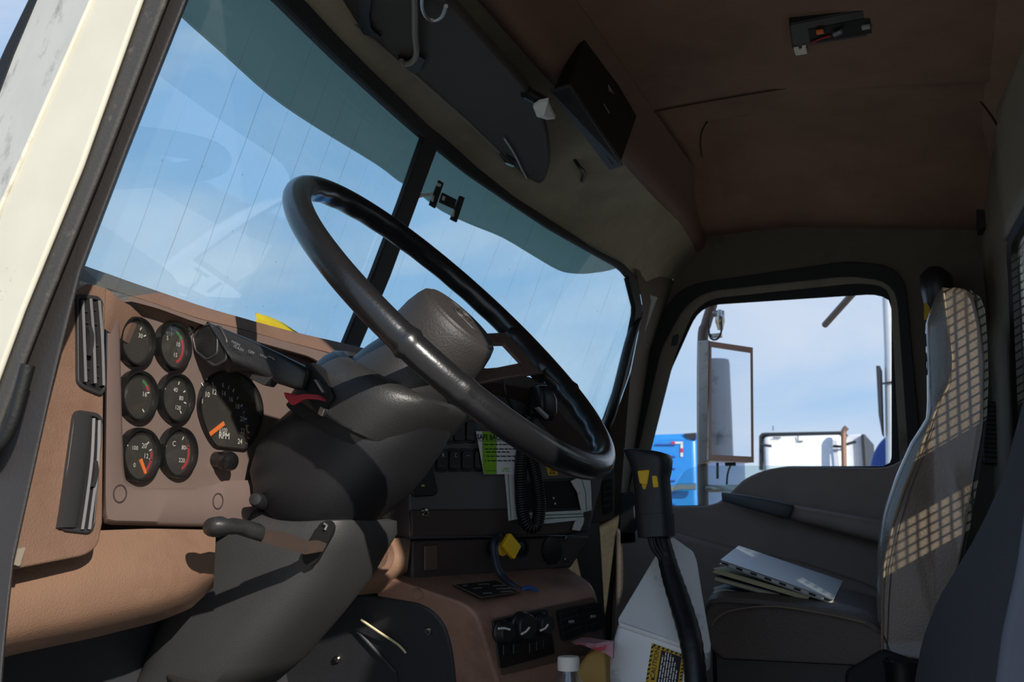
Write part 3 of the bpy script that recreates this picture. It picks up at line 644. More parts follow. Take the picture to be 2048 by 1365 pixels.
# centre panel
cp_px = rpoly([(816, 760), (1000, 752), (1090, 770), (1150, 835), (1200, 890), (1206, 960), (1192, 1010), (1180, 1062), (1100, 1072), (820, 1076)], [4, 20, 20, 20, 20, 10, 10, 10, 0, 6], 4)
MB('center_panel').prism(px(cp_px, CPn()), -CN * .10).build('center_panel', dash, bevel=.004)
MB('center_lower').prism(px([(822, 1020), (1014, 1018), (1120, 1030), (1186, 1022), (1176, 1064), (1100, 1072), (824, 1074)], CPn(.003)), -CN * .02).build('center_ledge', dash, bevel=.003)
MB('center_lower').prism(px([(824, 1082), (1180, 1072), (1172, 1092), (1142, 1137), (824, 1162)], CPn(-.012)), -CN * .09).build('lower_panel', dash, bevel=.004)
MB('gauge_brown').prism(px(rpoly([(846, 1092), (872, 1090), (874, 1140), (846, 1143)], 3), CPn(-.011)), CN * .004).build('blank_cover', dash, bevel=.002)
screw((849, 1026), CPn(.004), .007, CN); screw((1130, 1078), CPn(-.011), .004, CN); screw((1128, 1121), CPn(-.011), .004, CN)
# rocker switches
def rocker(c, glyph=None):
    o = CPn(.0005)(c); w_, h_ = .0265, .036
    P = rpoly([o + CT * a + Z_ * b for a, b in ((-w_ / 2, -h_ / 2), (w_ / 2, -h_ / 2), (w_ / 2, h_ / 2), (-w_ / 2, h_ / 2))], .006, 3)
    s_ = MB('switch_black').prism(P, CN * .002).build('rocker_switch', dash, bevel=.0008)
    m = MB('switch_black'); Q = [o + (p - o) * .8 + CN * .0018 for p in P]
    m.prism(Q, CN * .004)
    m.box(o + CN * .0062 - Z_ * .009, .014, .0012, .0016, (CT, CN, Z_), 'center_panel')
    if glyph: m.text(glyph, o + CN * .006 + Z_ * .007, CT, Z_, .008, 'mark_white')
    m.build('rocker', s_, bevel=.001)
for x, g in ((866, None), (890, None), (914, None), (938, None)): rocker((x + 1, 866 - (x - 866) * .03), g)
for x, g in ((881, 'R'), (906, 'C'), (931, '—'), (956, None)): rocker((x, 921), g)
for x in (1110, 1128): 
    o = CPn(.0005)((x, 844)); MB('switch_black').prism(rpoly([o + CT * a + Z_ * b for a, b in ((-.011, -.013), (.011, -.013), (.011, .013), (-.011, .013))], .003, 3), CN * .005).build('rocker_switch', dash, bevel=.001)
MB('switch_black').prism(px(rpoly([(820, 930), (858, 926), (872, 984), (865, 993), (824, 995), (818, 985)], 8), CPn(.0005)), CN * .006).build('blank_module', dash, bevel=.002)
o = CPn(.0072)((846, 972)); MB('mark_yellow').box(o, .006, .0004, .003, (CT, CN, Z_)).build('indicator', dash)
# radio slot: plastic rim around a black face painted as its shaded inside
cb = px([(1030, 962), (1150, 956), (1168, 1022), (1036, 1026)], CPn(.004)); ci = px([(1042, 967), (1144, 962), (1160, 1016), (1046, 1020)], CPn(.004)); cc = px([(1042, 967), (1144, 962), (1160, 1016), (1046, 1020)], CPn(.0012))
m = MB('switch_black'); m.rings([list(t) for t in zip([p - CN * .004 for p in cb], cb, ci, cc)], loop=True); m.add(cc, [[0, 1, 2, 3]], 'vent_black')
cbo = m.build('radio_slot', dash)
for p in ((1107, 997), (1110, 1008)): MB('mark_white').lathe(CPn(.002)(p), CN, [(.0018, 0), (.0016, .001), (.0002, .001)], n=8).build('connector', cbo)
# lower panel fittings
DN = (CN + V((0, 0, .05))).normalized()
o = CPn(-.010)((1016, 1094))
kb_ = MB('black_plastic').lathe(o, CN, [(.008, 0), (.008, .030), (.0002, .031)], n=14).build('parking_brake_valve', dash)
P = px(rpoly([(1013, 1066), (1035, 1093), (1021, 1120), (997, 1092)], 4), CPn(.022)); MB('yellow_plastic').prism(P, CN * .010).build('valve_knob', kb_, bevel=.002)
o = CPn(-.010)((984, 1097)); k2 = MB('black_plastic').lathe(o, CN, [(.012, 0), (.012, .006), (.006, .006), (.006, .02), (.0002, .02)], n=16).build('valve', dash)
MB('yellow_plastic').lathe(o + CN * .018, CN, [(.0115, 0), (.0125, .002), (.0125, .008), (.010, .010), (.0002, .010)], n=8).build('valve_knob', k2)
o = CPn(-.011)((1043, 1097)); MB('vent_black').lathe(o, CN, [(.014, 0), (.014, .004), (.010, .004), (.010, .001), (.0002, .001)], n=20).build('socket', dash)
o = CPn(-.011)((1103, 1101)); sp_ = MB('switch_black').lathe(o, CN, [(.024, 0), (.024, .003), (.021, .004), (.0002, .004)], n=28).build('speaker_grille', dash)
for x in (848, 1170): pass
# right end of the dash with a small vent
MB('center_lower').prism(px(rpoly([(1190, 900), (1222, 880), (1230, 960), (1228, 1040), (1180, 1050), (1196, 990)], 8), CPn(-.03)), -CN * .06).build('dash_end', dash, bevel=.006)
P = px(rpoly([(1203, 962), (1222, 958), (1224, 1024), (1206, 1032)], 4), CPn(-.029)); m = MB('vent_black').prism(P, CN * .002).build('air_vent', dash)
for k in range(4):
    a, b = P[0].lerp(P[-1], .2 + .2 * k), P[6].lerp(P[10], .2 + .2 * k); MB('vent_grey').tube([CPn(-.026)((1206, 972 + k * 14)), CPn(-.026)((1221, 969 + k * 14))], .0014, n=6).build('vent_slat', m)

# things on the dash ------------------------------------------------
cq = px([(952, 863), (1030, 866), (1046, 949), (968, 949)], CPn(.0085))
m = MB('card_white').prism([p - CN * .0004 for p in cq], CN * .0008)
m.prism(px([(964.5, 864), (993, 865), (993.5, 948.5), (968.3, 948.5), (964.8, 930)], CPn(.0094)), CN * .0001, 'card_green')
tx = (cq[1] - cq[0]).normalized(); ty = CN.cross(tx).normalized()
m.text('SAFE BACKING', CPn(.0098)((989, 876)), tx, ty, .0115, 'ink', thick=.0003)
for y, a, b in ((882.5, 955, 1028), (889.5, 968, 1030), (898.5, 970, 1034), (904.5, 972, 1019), (913, 973.5, 1036), (922, 975, 1040)):
    x = a; random.seed(int(y))
    while x < b:
        w_ = min(b - x, random.uniform(5, 11)) if y > 884 else b - x
        P = px([(x, y - (1.2 if y > 884 else .4)), (x + w_, y - (1.2 if y > 884 else .4) + .5), (x + w_, y + (1.0 if y > 884 else .5) + .5), (x, y + (1.0 if y > 884 else .5))], CPn(.0097)); m.add(P, [[0, 1, 2, 3]], 'ink'); x += w_ + 1.6
for y, t in ((889, '1.'), (898, '2.'), (913, '3.'), (922, '4.')): m.text(t, CPn(.0098)((966 + (y - 889) * .15, y)), tx, ty, .006, 'ink')
m.add(px([(973, 941.5), (992, 942), (992, 943), (973, 942.5)], CPn(.0097)), [[0, 1, 2, 3]], 'ink')
m.text('UTC', CPn(.0098)((1011, 941)), tx, ty, .009, 'card_green', thick=.0001)
o = m.build('instruction_card', smooth=0); tag(o, 'green and white backing safety card on the centre panel', 'card')
m = MB('mark_yellow').prism(px(rpoly([(1091, 931), (1112, 932), (1115, 951), (1096, 952)], 1.5), CPn(.0006)), CN * .0008)
m.add(px([(1103, 934.5), (1111, 948), (1099, 948.5)], CPn(.0016)), [[0, 1, 2]], 'ink'); m.add(px([(1103.3, 938), (1108, 946.5), (1101, 947)], CPn(.0018)), [[0, 1, 2]], 'mark_yellow'); m.text('!', CPn(.002)((1104, 943.5)), CT, Z_, .009, 'ink')
o = m.build('warning_sticker'); tag(o, 'small yellow warning triangle sticker above the open radio slot', 'sticker')
def tape(q, lines, label, ti):
    m = MB('tape_and_glint_white').band(px(q[0], CPn(.006 + .001 * ti)), px(q[1], CPn(.006 + .001 * ti)), CN * .0008, n=14)
    for l_ in lines:
        P = px(l_, CPn(.0072 + .001 * ti)); m.tube(P, .0007, 'tape_green', n=4)
    o = m.build('tape_strip'); tag(o, label, 'tape', 'strips of white tape around the radio slot')
tape(([(1009, 949), (1013, 990), (1017, 1044)], [(1028, 949), (1031, 990), (1034, 1040)]), [[(1016, 950), (1022, 1040)], [(1017, 1043), (1034, 1040)]], 'upright strip of white tape left of the radio slot, below the green card', 0)
tape(([(1141, 963), (1154, 985), (1163, 1026)], [(1179, 946), (1182, 985), (1183, 1021)]), [[(1162, 955), (1171, 985), (1173, 1023)], [(1144, 960), (1178, 947)]], 'wide strip of white tape right of the radio slot', 0)
tape(([(1050, 1026), (1090, 1025), (1166, 1021)], [(1050, 1046), (1092, 1048), (1166, 1040)]), [[(1052, 1033), (1166, 1028)], [(1052, 1040), (1166, 1034)]], 'level strip of white tape under the radio slot', 1)
tape(([(1150, 1043), (1146, 1052), (1144, 1061)], [(1168, 1036), (1166, 1048), (1159, 1063)]), [[(1145, 1061), (1159, 1063)]], 'short torn end of white tape hanging below the slot corner', 2)
# microphone and coiled cord
mic = thing('microphone', 'black hand microphone with a coiled cord hanging on the centre panel', 'microphone', CPn(.04)((1085, 810)))
MB('mic_black').swept([((1068, 776), (1094, 776), CPn(.05), .014, 4), ((1069, 795), (1103, 800), CPn(.05), .017, 4), ((1070, 818), (1104, 826), CPn(.05), .017, 4), ((1074, 830), (1099, 842), CPn(.05), .013, 4)], dome=(.004, .003)).build('microphone_body', mic, bevel=.002)
MB('mic_silver').prism(px([(1074, 816), (1078, 814), (1098, 832), (1096, 838)], CPn(.071)), -CN * .006).build('speaker_slot', mic)
MB('switch_black').prism(px([(1052, 776), (1071, 776), (1070, 830), (1054, 832)], CPn(.0)), CN * .03).build('holder', mic, bevel=.002)
pth = spline([CPn(d)(p) for p, d in (((1062, 826), .045), ((1052, 850), .03), ((1045, 900), .02), ((1041, 950), .024), ((1043, 1010), .026), ((1050, 1044), .03), ((1063, 1056), .034), ((1075, 1044), .034), ((1079, 1005), .03), ((1072, 955), .028), ((1062, 915), .026), ((1056, 880), .022))], 10)
pp = resample(pth, 900); hel = []
for i, p in enumerate(pp):
    t = (pp[min(i + 1, 899)] - pp[max(i - 1, 0)]).normalized(); a = t.cross(CN).normalized(); b = t.cross(a); th = i * .62
    hel.append(p + (a * math.cos(th) + b * math.sin(th)) * .0088)
MB('cord_black').tube(hel, .0021, n=6).build('coiled_cord', mic, smooth=80)
MB('cord_black').tube(spline([CPn(d)(p) for p, d in (((1006, 758), .04), ((1012, 790), .04), ((1026, 820), .03), ((1042, 850), .025), ((1050, 880), .02))], 6), .0022, n=6).build('straight_cord', mic)
# blue cable and its end
cb_ = MB('navy_cable').tube(spline([CPn(d)(p) for p, d in (((1000, 1072), .012), ((989, 1078), .03), ((986, 1095), .035), ((990, 1125), .035), ((1000, 1150), .04), ((1022, 1170), .06), ((1048, 1184), .075))], 8), .0045, n=8)
cb_.tube(spline([CPn(d)(p) for p, d in (((1003, 1076), .012), ((996, 1084), .03), ((993, 1100), .035), ((998, 1130), .035), ((1008, 1152), .04), ((1030, 1172), .06), ((1052, 1184), .075))], 8), .003, n=8)
cb_ = cb_.build('hanging_cable'); tag(cb_, 'dark blue cable hanging from the yellow knobs onto the console', 'cable')
q = spline([CPn(d)(p) for p, d in (((1044, 1182), .078), ((1056, 1176), .082), ((1070, 1182), .086), ((1080, 1192), .09), ((1068, 1190), .088), ((1052, 1188), .082), ((1048, 1183), .08))], 6)
MB('blue_cable').tube(q, .004, n=8).build('cable_end', cb_, label='bright blue looped cable end')
# yellow paper on the dash top
A = [onx(p, -.885) for p in ((512, 626), (540, 634), (566, 646), (590, 662), (612, 676))]; B = [onx(p, -.875) for p in ((507, 654), (530, 660), (560, 668), (585, 673), (611, 679))]
m = MB('yellow_paper'); m.rings([[a, a.lerp(b, .5) + X_ * .004, b + V((0, 0, -.004)), b + V((-.001, 0, -.004)), a.lerp(b, .5) + X_ * .0032, a + V((-.001, 0, 0))] for a, b in zip(A, B)])
o = m.build('paper_sheet', smooth=60); tag(o, 'yellow paper sheet curling up on the dashboard top', 'paper')

# ================================================================== STEERING COLUMN AND WHEEL
WC = V((-.563, 1.163, .908)); WN = V((.731, -.018, .682)).normalized(); WV = Y_ - WN * WN.y; WV.normalize(); WU = WV.cross(WN)
if WU.x < 0: WU = -WU
def loc(u, v, h): return WC + WU * u + WV * v + WN * h
wheel = thing('steering_wheel', 'large black two-spoke steering wheel on a tilted column', 'steering wheel', WC)
rs = []; nR = 288
for i in range(nR):
    a = 2 * math.pi * i / nR; c = WU * math.cos(a) + WV * math.sin(a); r0 = .0168; ring = []
    col = 0
    for a0, w_, h_ in ((R_(-69), .022, .0026), (R_(-52), .03, .0010), (R_(69), .022, .0022)):
        d = abs((a - a0 + math.pi) % (2 * math.pi) - math.pi); col = max(col, h_ * max(0, 1 - (d / w_) ** 2))
    for j in range(18):
        b = 2 * math.pi * j / 18; inner = max(0, -math.cos(b)) * max(0, .6 - math.sin(b)) / 1.2
        rr = r0 + col - .0013 * inner * (1 + math.cos(a * 30))
        ring.append(WC + c * (.255 + rr * math.cos(b)) + WN * (rr * math.sin(b)))
    rs.append(ring)
MB('rim_black').rings(rs, loop=True).build('rim', wheel, smooth=70)
hub = MB('hub_plastic').lathe(loc(0, 0, 0), WN, [(.050, -.062), (.0655, -.060), (.0668, -.052), (.0655, -.020), (.0625, -.004), (.0590, .006), (.0570, .0075), (.0550, .0075), (.053, .0105), (.035, .0125), (.0005, .013)], n=56, u=WU)
hub = hub.build('horn_pad', wheel, smooth=40)
m = MB('hub_plastic')
for rr, w_ in ((.0135, .0022), (.007, .0018)):
    q = [loc(rr * math.cos(t), rr * 1.25 * math.sin(t), .0135) for t in [R_(20 + k * 300 / 30) for k in range(31)]]; m.tube(q, w_, n=6)
m.tube(spline([loc(-.034, -.006, .012), loc(-.030, .008, .0132), loc(-.018, .014, .0135), (loc(-.008, .017, .0135))], 6), .0016, n=6); m.tube(spline([loc(.034, .008, .012), loc(.030, -.008, .0132), loc(.018, -.014, .0135), loc(.008, -.016, .0135)], 6), .0016, n=6)
m.build('emblem', hub)
for sg in (1, -1):
    m = MB('spoke_steel'); w0 = .0035
    def sp(u, v): return loc(u, sg * v, -.058 + .056 * max(0, v - .04) / .205)
    outer = [sp(-.050, .040), sp(-.045, .140), sp(-.044, .245), sp(.044, .245), sp(.045, .14), sp(.050, .040)]
    inner = [sp(-.022, .055), sp(-.024, .14), sp(-.020, .205), sp(.020, .205), sp(.024, .14), sp(.022, .055)]
    m.rings([[a_, b_, b_ - WN * .006, a_ - WN * .006] for a_, b_ in zip(outer, inner)])
    m.build('spoke', wheel, bevel=.002)
    if sg < 0: continue
    pd = MB('rim_black'); q = [loc(.255 * math.cos(t), sg * .252 * math.sin(t), -.006) for t in [math.pi / 2 + k * .03 for k in range(-6, 7)]]
    pd.tube(q, [.0175] + [.0205] * 11 + [.0175], n=14).build('rim_clamp', wheel, smooth=60)
col = thing('steering_column', 'black steering column with shroud, stalk and tilt lever', 'steering column', loc(0, 0, -.3))
MB('column_plastic').lathe(loc(0, 0, 0), WN, [(.052, -.055), (.056, -.062), (.066, -.10), (.070, -.125), (.070, -.16)], n=48).build('column_neck', col)
def sring(h, av, au, ex=2.8, tilt=.36, n=56):
    P = []
    for j in range(n):
        t = 2 * math.pi * j / n; cc, s_ = math.cos(t), math.sin(t)
        u = au * math.copysign(abs(cc) ** (2 / ex), cc); v = av * math.copysign(abs(s_) ** (2 / ex), s_); P.append(loc(u, v, h + tilt * u))
    return P
MB('column_plastic').rings([sring(-.118, .068, .072, 2.2), sring(-.104, .070, .074, 2.2), sring(-.100, .080, .080, 2.4), sring(-.104, .092, .084), sring(-.114, .101, .086), sring(-.130, .106, .086), sring(-.155, .108, .085), sring(-.178, .107, .083), sring(-.180, .098, .076)], cap=False).build('upper_shroud', col, smooth=50)
MB('vent_black').rings([sring(-.178, .104, .078), sring(-.195, .104, .078)]).build('shroud_gap', col)
YC = 1.163
bt = MB('boot_plastic').swept([((640, 806), (884, 862), YC, .085, 2.4), ((610, 826), (868, 895), YC, .092, 2.4), ((575, 858), (850, 920), YC, .095, 2.4), ((545, 900), (828, 953), YC, .095, 2.4), ((533, 945), (800, 986), YC, .092, 2.4), ((538, 988), (768, 1016), YC, .085, 2.4), ((555, 1018), (738, 1040), YC, .075, 2.4)], n=40, dome=(0, .02)).build('column_boot', col, smooth=60)
MB('lower_plastic').swept([((505, 1022), (745, 1038), YC + .02, .075, 4), ((488, 1052), (752, 1042), YC + .02, .088, 5), ((458, 1088), (751, 1068), YC + .02, .092, 5), ((432, 1120), (736, 1098), YC + .02, .092, 4.5), ((405, 1180), (704, 1160), YC + .02, .092, 4), ((372, 1252), (648, 1232), YC + .02, .092, 3.6), ((338, 1322), (575, 1322), YC + .02, .09, 3.2), ((322, 1352), (520, 1372), YC + .02, .086, 3)], n=36).build('lower_shroud', col, smooth=50)
MB('boot_plastic').lathe(ony((513, 1000), 1.07), (0.3, -1, 0.1), [(.009, -.03), (.009, .002), (.007, .005), (.0004, .006)], n=18).build('side_bolt', col)
MB('seal_dark').tube(spline([ony(p, y) for p, y in (((330, 1345), 1.11), ((352, 1362), 1.09), ((400, 1372), 1.08), ((440, 1374), 1.08))], 5), .005).build('boot_rim', col)
# black patch painted in for the shaded stalk opening, then the stalk
MB('vent_black').prism(px(rpoly([(600, 738), (624, 724), (640, 736), (668, 796), (655, 812), (640, 835), (616, 800)], 5), 1.052), (0, .012, 0)).build('stalk_opening_shade', col)
MB('steel').prism(px([(627, 760), (632, 759), (648, 784), (644, 786)], 1.046), (0, .006, 0)).build('switch_contact', col)
stk = MB('black_plastic').swept([((412, 655), (462, 735), 1.008, .017, 5), ((416, 652), (470, 737), 1.011, .017, 5), ((505, 682), (512, 748), 1.024, .0165, 4.5), ((560, 707), (556, 768), 1.034, .0165, 4.5), ((606, 730), (594, 780), 1.042, .016, 4), ((618, 738), (606, 782), 1.045, .013, 4)], n=36, dome=(0, .004)).build('signal_stalk', col, smooth=30, bevel=.0015)
e0 = [ony(p, 1.0) for p in ((405, 656), (428, 650), (441, 676), (440, 712), (419, 724), (396, 706), (390, 678))]
cN = (e0[0] - ony((600, 760), 1.03)).normalized()
cc = sum(e0, V()) / len(e0); m = MB('black_plastic'); m.tube([cc + (p - cc) * .97 + cN * .004 for p in rpoly(e0, .004, 3)], .0016, 'vent_grey', n=8, loop=True); m.tube([cc + (p - cc) * 1.08 - cN * .008 for p in rpoly(e0, .004, 3)], .0022, 'vent_grey', n=8, loop=True); m.rings([[p - cN * .012 for p in e0], [p for p in e0], [cc + (p - cc) * .86 + cN * .005 for p in e0], [cc + (p - cc) * .5 + cN * .006 for p in e0], [cc + (p - cc) * .02 + cN * .006 for p in e0]]); m.build('end_button', stk, smooth=30, bevel=.0012)  # paler grey rims carry the edge highlight in their colour
MB('vent_grey').prism(px(rpoly([(498, 757), (515, 738), (547, 751), (528, 772)], 2), 1.018), (0, .02, 0)).build('thumb_switch', stk, bevel=.0015)
m = MB('stalk_print'); xd = (ony((560, 722), 1.032) - ony((480, 682), 1.013)).normalized(); yd = (UP - xd * UP.dot(xd)).normalized(); 
for t, p, s_ in (('FLASH', (478, 697), .0048), ('OFF', (503, 705), .0048), ('WASH', (472, 687), .0042), ('LO HI', (528, 713), .0038)):
    d_ = 1.013 + (p[0] - 470) * .0003; m.text(t, ony(p, d_ - .0178), xd, yd, s_, None, lift=.0012)
m.tube([ony((536, 713), 1.012), ony((545, 716), 1.014), ony((549, 721), 1.015)], .0008, n=5)
m.build('stalk_lettering', stk)
# red hazard tab
A = px([(566, 785), (575, 786), (592, 790), (612, 787), (636, 790), (648, 798)], 1.035); B = px([(570, 796), (582, 812), (594, 806), (606, 798), (632, 799), (648, 803)], 1.03)
MB('mark_red').band(A, B, (0, .006, 0), n=16).build('hazard_tab', col, bevel=.0015, label='faded red hazard light tab')
MB('steel').prism(px([(634, 828), (640, 812), (650, 818), (644, 834)], 1.05), (0, .008, 0)).build('column_bracket', col, bevel=.001)
# tilt lever
lv = MB('column_plastic').swept([((424, 1036), (430, 1074), .90, .017, 2), ((436, 1034), (440, 1075), .905, .018, 2), ((455, 1040), (452, 1070), .915, .015, 2.2), ((475, 1038), (468, 1068), .93, .014, 2.4), ((497, 1042), (488, 1074), .945, .014, 2.6), ((524, 1050), (514, 1081), .96, .013, 2.8)], n=24, dome=(.010, .002)).build('tilt_lever', col, smooth=60)
bl = px([(520, 1055), (552, 1066), (556, 1063), (615, 1083), (630, 1081), (650, 1088), (642, 1104), (610, 1110), (560, 1096), (512, 1082)], lambda p: ony(p, .955 + (p[0] - 515) * .0009)); MB('lever_steel').prism(bl, (0, .005, 0)).build('lever_blade', lv, bevel=.0012)
MB('vent_black').prism(px(rpoly([(640, 1046), (658, 1040), (667, 1052), (664, 1068), (630, 1128), (618, 1134), (606, 1126), (604, 1108)], 8), 1.086), (0, .006, 0)).build('lever_slot_shade', col)  # black capsule painted in for the dark of the slot
MB('steel').tube(px([(650, 1060), (654, 1052), (648, 1048)], 1.084), .002, n=6).build('lever_pin', col)

# ================================================================== HEATER CONSOLE (engine cover front)
con = thing('heater_console', 'brown heater console with three knobs and two vents under the dashboard', 'console', CPn(.05)((1000, 1330)))
HF = CPn(.11); CY = None
A0, A1 = CPn(.0)((806, 1166)), CPn(.0)((1142, 1139)); B0, B1 = HF((948, 1214)), HF((1190, 1172))
D0, D1 = HF((1030, 1480)), HF((1250, 1480))
A2, A3 = A0 + (A0 - B0).normalized() * .05, A1 + (A1 - B1).normalized() * .05
low = lambda p, q: V((p.x - .02, p.y, q.z))
_sn = (B0 - A0).cross(D0 - A0).normalized(); E0 = onp((770, 1480), A0, _sn); E1 = D1 + (E0 - D0)
m = MB('hvac_brown')
M0, M1 = B0.lerp(A0, .12), B1.lerp(A1, .12)
def arcpts(a, b, c, n=6): return [a * (1 - t) ** 2 + b * (2 * t * (1 - t)) + c * t * t for t in [i / n for i in range(n + 1)]]
prof0 = [A2] + arcpts(B0.lerp(A0, .30), B0, B0.lerp(D0, .12)) + [D0, E0]
prof1 = [A3] + arcpts(B1.lerp(A1, .30), B1, B1.lerp(D1, .12)) + [D1, E1]
m.rings([prof0, [a.lerp(b, .02) for a, b in zip(prof0, prof1)], [a.lerp(b, .5) for a, b in zip(prof0, prof1)], [a.lerp(b, .98) for a, b in zip(prof0, prof1)], prof1])
m.build('console_body', con, bevel=.006, seg=3)
SN = (B0 - A0).cross(D0 - A0).normalized()
if SN.y > 0: SN = -SN
def CS(off=0): return lambda p: onp(p, A0 + SN * off, SN)
MB('hvac_brown').lathe(CS(.001)((836, 1190)), SN, [(.009, -.003), (.0095, .001), (.008, .001), (.007, -.002), (.0003, -.002)], n=16).build('screw_recess', con)
kick = spline([(806, 1204), (835, 1210), (862, 1224), (885, 1250), (898, 1285), (906, 1330), (912, 1400)], 5) + [V((915, 1500)), V((480, 1500)), V((560, 1330)), V((640, 1215)), V((720, 1190))]
MB('kick_black').prism(px(kick, CS(.004)), -SN * .02).build('kick_panel', con, bevel=.003)
for p in ((676, 1318), (858, 1262)): screw(p, CS(.0045), .006, SN, con)
MB('kick_black').tube(px([(715, 1262), (790, 1345), (800, 1400)], CS(.006)), .003, n=6).build('panel_rib', con)
# front controls
HP = lambda o_: CPn(.11 + o_)
recess = rpoly([(978, 1240), (1188, 1194), (1212, 1300), (1000, 1352)], 8)
m = MB('gauge_brown').prism(px(recess, HP(.001)), CN * .002).build('face_plate', con, bevel=.001)
MB('switch_black').prism(px(rpoly([(983, 1243), (1092, 1218), (1108, 1308), (998, 1338)], 6), HP(.0032)), CN * .003).build('control_plate', con, bevel=.001)
for (p, r, mk_) in (((1001, 1264), .0165, [(997, 1258), (1008, 1257), (1020, 1260)]), ((1040, 1253), .021, [(1043, 1269), (1052, 1264), (1059, 1256)]), ((1080, 1248), .0165, [(1081, 1262), (1090, 1258), (1096, 1250)])):
    o = HP(.006)(p); k_ = MB('black_plastic').lathe(o, CN, [(r, 0), (r, .004), (r * .9, .006), (r * .86, .016), (r * .78, .018), (.0003, .018)], n=28)
    k_ = k_.build('control_knob', con)
    MB('mark_white').tube(px(mk_, HP(.026)), .0016, n=6).build('pointer', k_)
for p in ((1011, 1300), (1031, 1298), (1063, 1296), (1077, 1292), (1090, 1289)):
    o = HP(.006)(p); MB('switch_black').prism(rpoly([o + CT * a + Z_ * b for a, b in ((-.007, -.008), (.007, -.008), (.007, .008), (-.007, .008))], .002, 3), CN * .003).build('push_button', con, bevel=.0008)
for q, drum in (([(1111, 1222), (1160, 1210), (1172, 1264), (1122, 1284)], True), ([(1163, 1211), (1196, 1204), (1207, 1254), (1176, 1266)], False)):
    P = px(rpoly(q, 6, 4), HP(.004)); c = sum(P, V()) / len(P)
    v = MB('black_plastic'); I = [p.lerp(c, .12) + CN * .006 for p in P]
    v.rings([list(t) for t in zip(P, [p + CN * .006 for p in P], I, [p - CN * .005 for p in I])], loop=True); v = v.build('air_vent', con)
    MB('vent_black').prism([p - CN * .004 for p in I], -CN * .001).build('vent_cavity', v)
    q4 = [V(p) for p in q]
    for k in range(4):
        t = .18 + .21 * k; a = q4[0].lerp(q4[3], t); b = q4[1].lerp(q4[2], t); a, b = a.lerp(b, .1), b.lerp(a, .1)
        A, B = HP(.009)(a), HP(.009)(b); MB('vent_grey').prism([A - CN * .010, B - CN * .010, B + Z_ * .001, A + Z_ * .001], Z_ * .0015).build('vent_slat', v)
    MB('mic_silver').box(HP(.011)(q4[0].lerp(q4[2], .52)), .009, .004, .004, (CT, CN, Z_)).build('slat_tab', v)
# data plate
def ztop_(p):
    c0 = A0.lerp(A1, .4); n = (A1 - A0).cross(B0.lerp(B1, .4) - c0).normalized(); n = n if n.z > 0 else -n
    return onp(p, c0 + n * .0035, n)
pq = [(905, 1170), (993, 1161), (1040, 1185), (963, 1197)]
m = MB('ink'); P = px(pq, ztop_); m.prism([p - Z_ * .001 for p in P], Z_ * .001)
c = sum(P, V()) / 4; I = [p.lerp(c, .06) for p in P]
for a, b, c2, d in zip(P, P[1:] + P[:1], I[1:] + I[:1], I): m.add([a + Z_ * .0003, b + Z_ * .0003, c2 + Z_ * .0003, d + Z_ * .0003], [[0, 1, 2, 3]], 'seam_thread')
for (x, y, w_) in ((925, 1172, 8), (945, 1177, 18), (965, 1187, 18), (955, 1169, 22), (985, 1172, 24), (992, 1178, 28), (1000, 1184, 26)):
    m.add(px([(x, y), (x + w_, y - 1.2), (x + w_ + 2, y + 1), (x + 2, y + 2.2)], lambda p: ztop_(p) + Z_ * .0004), [[0, 1, 2, 3]], 'mic_silver')
o = m.build('data_plate', con, smooth=0)
# engine cover between the seats, rod, wrapper, box, bottle
ec = MB('kick_black').box((-.42, 1.62, .13), .66, .50, .26).build('engine_cover', bevel=.03, seg=4); tag(ec, 'low black engine cover on the floor between the seats', 'engine cover')
rd = MB('paper_cream').tube(spline([CS(d)(p) for p, d in (((722, 1240), .018), ((760, 1266), .014), ((796, 1290), .009), ((812, 1307), .008))], 5), .0018, n=6).build('thin_rod'); tag(rd, 'thin pale rod lying against the black kick panel', 'stick')  # rod standing in for a bare metal edge on the panel
bo = onz((1138, 1365), .44); by = 1.36; bo = ony((1137, 1326), by)
bt = thing('water_bottle', 'clear plastic water bottle with a white cap in front of the heater console', 'bottle', (bo.x, by, .26))
zc_ = bo.z
r_ = .5 * (ony((1117, 1326), by) - ony((1158, 1326), by)).length
MB('bottle_clear').lathe((bo.x, by, 0), Z_, [(.028, .262), (.032, .266), (.033, .28)] + [(.0325 + .0012 * math.cos(i * 1.6), .28 + i * (zc_ - .09 - .28) / 12) for i in range(13)] + [(.0325, zc_ - .085), (.0315, zc_ - .062), (.027, zc_ - .042), (.0205, zc_ - .026), (r_ * .95, zc_ - .014), (r_ * .86, zc_ - .004)], n=40).build('bottle_body', bt, smooth=60)
MB('white_plastic').lathe((bo.x, by, zc_), Z_, [(r_, -.010), (r_ * 1.02, .000), (r_, .006), (r_ * .93, .008), (.0003, .0082)], n=40).build('cap', bt)
cb2 = [ony(p, 1.44) for p in ((1150, 1345), (1172, 1312), (1195, 1296), (1212, 1300), (1216, 1430), (1150, 1430))]
o = MB('cardboard').prism(cb2, (-.02, .09, 0)).build('yellow_bag', bevel=.008, seg=3); tag(o, 'crumpled tan yellow bag between the console and the metal tower', 'bag')
m = MB('wrapper_pink'); top = [(1141, 1284), (1152, 1280), (1162, 1276), (1182, 1277), (1205, 1281), (1228, 1283)]; mid = [(1146, 1288), (1160, 1289), (1172, 1290), (1190, 1292), (1208, 1288), (1226, 1289)]; bot = [(1150, 1290), (1168, 1290), (1182, 1298), (1196, 1304), (1212, 1308), (1226, 1318)]
g = [px(top, 1.50), px(mid, 1.43), px(bot, 1.42)]
m.rings([[a, b, c, c + V((0, .004, 0)), b + V((0, .004, .002)), a + V((0, .004, 0))] for a, b, c in zip(*g)])
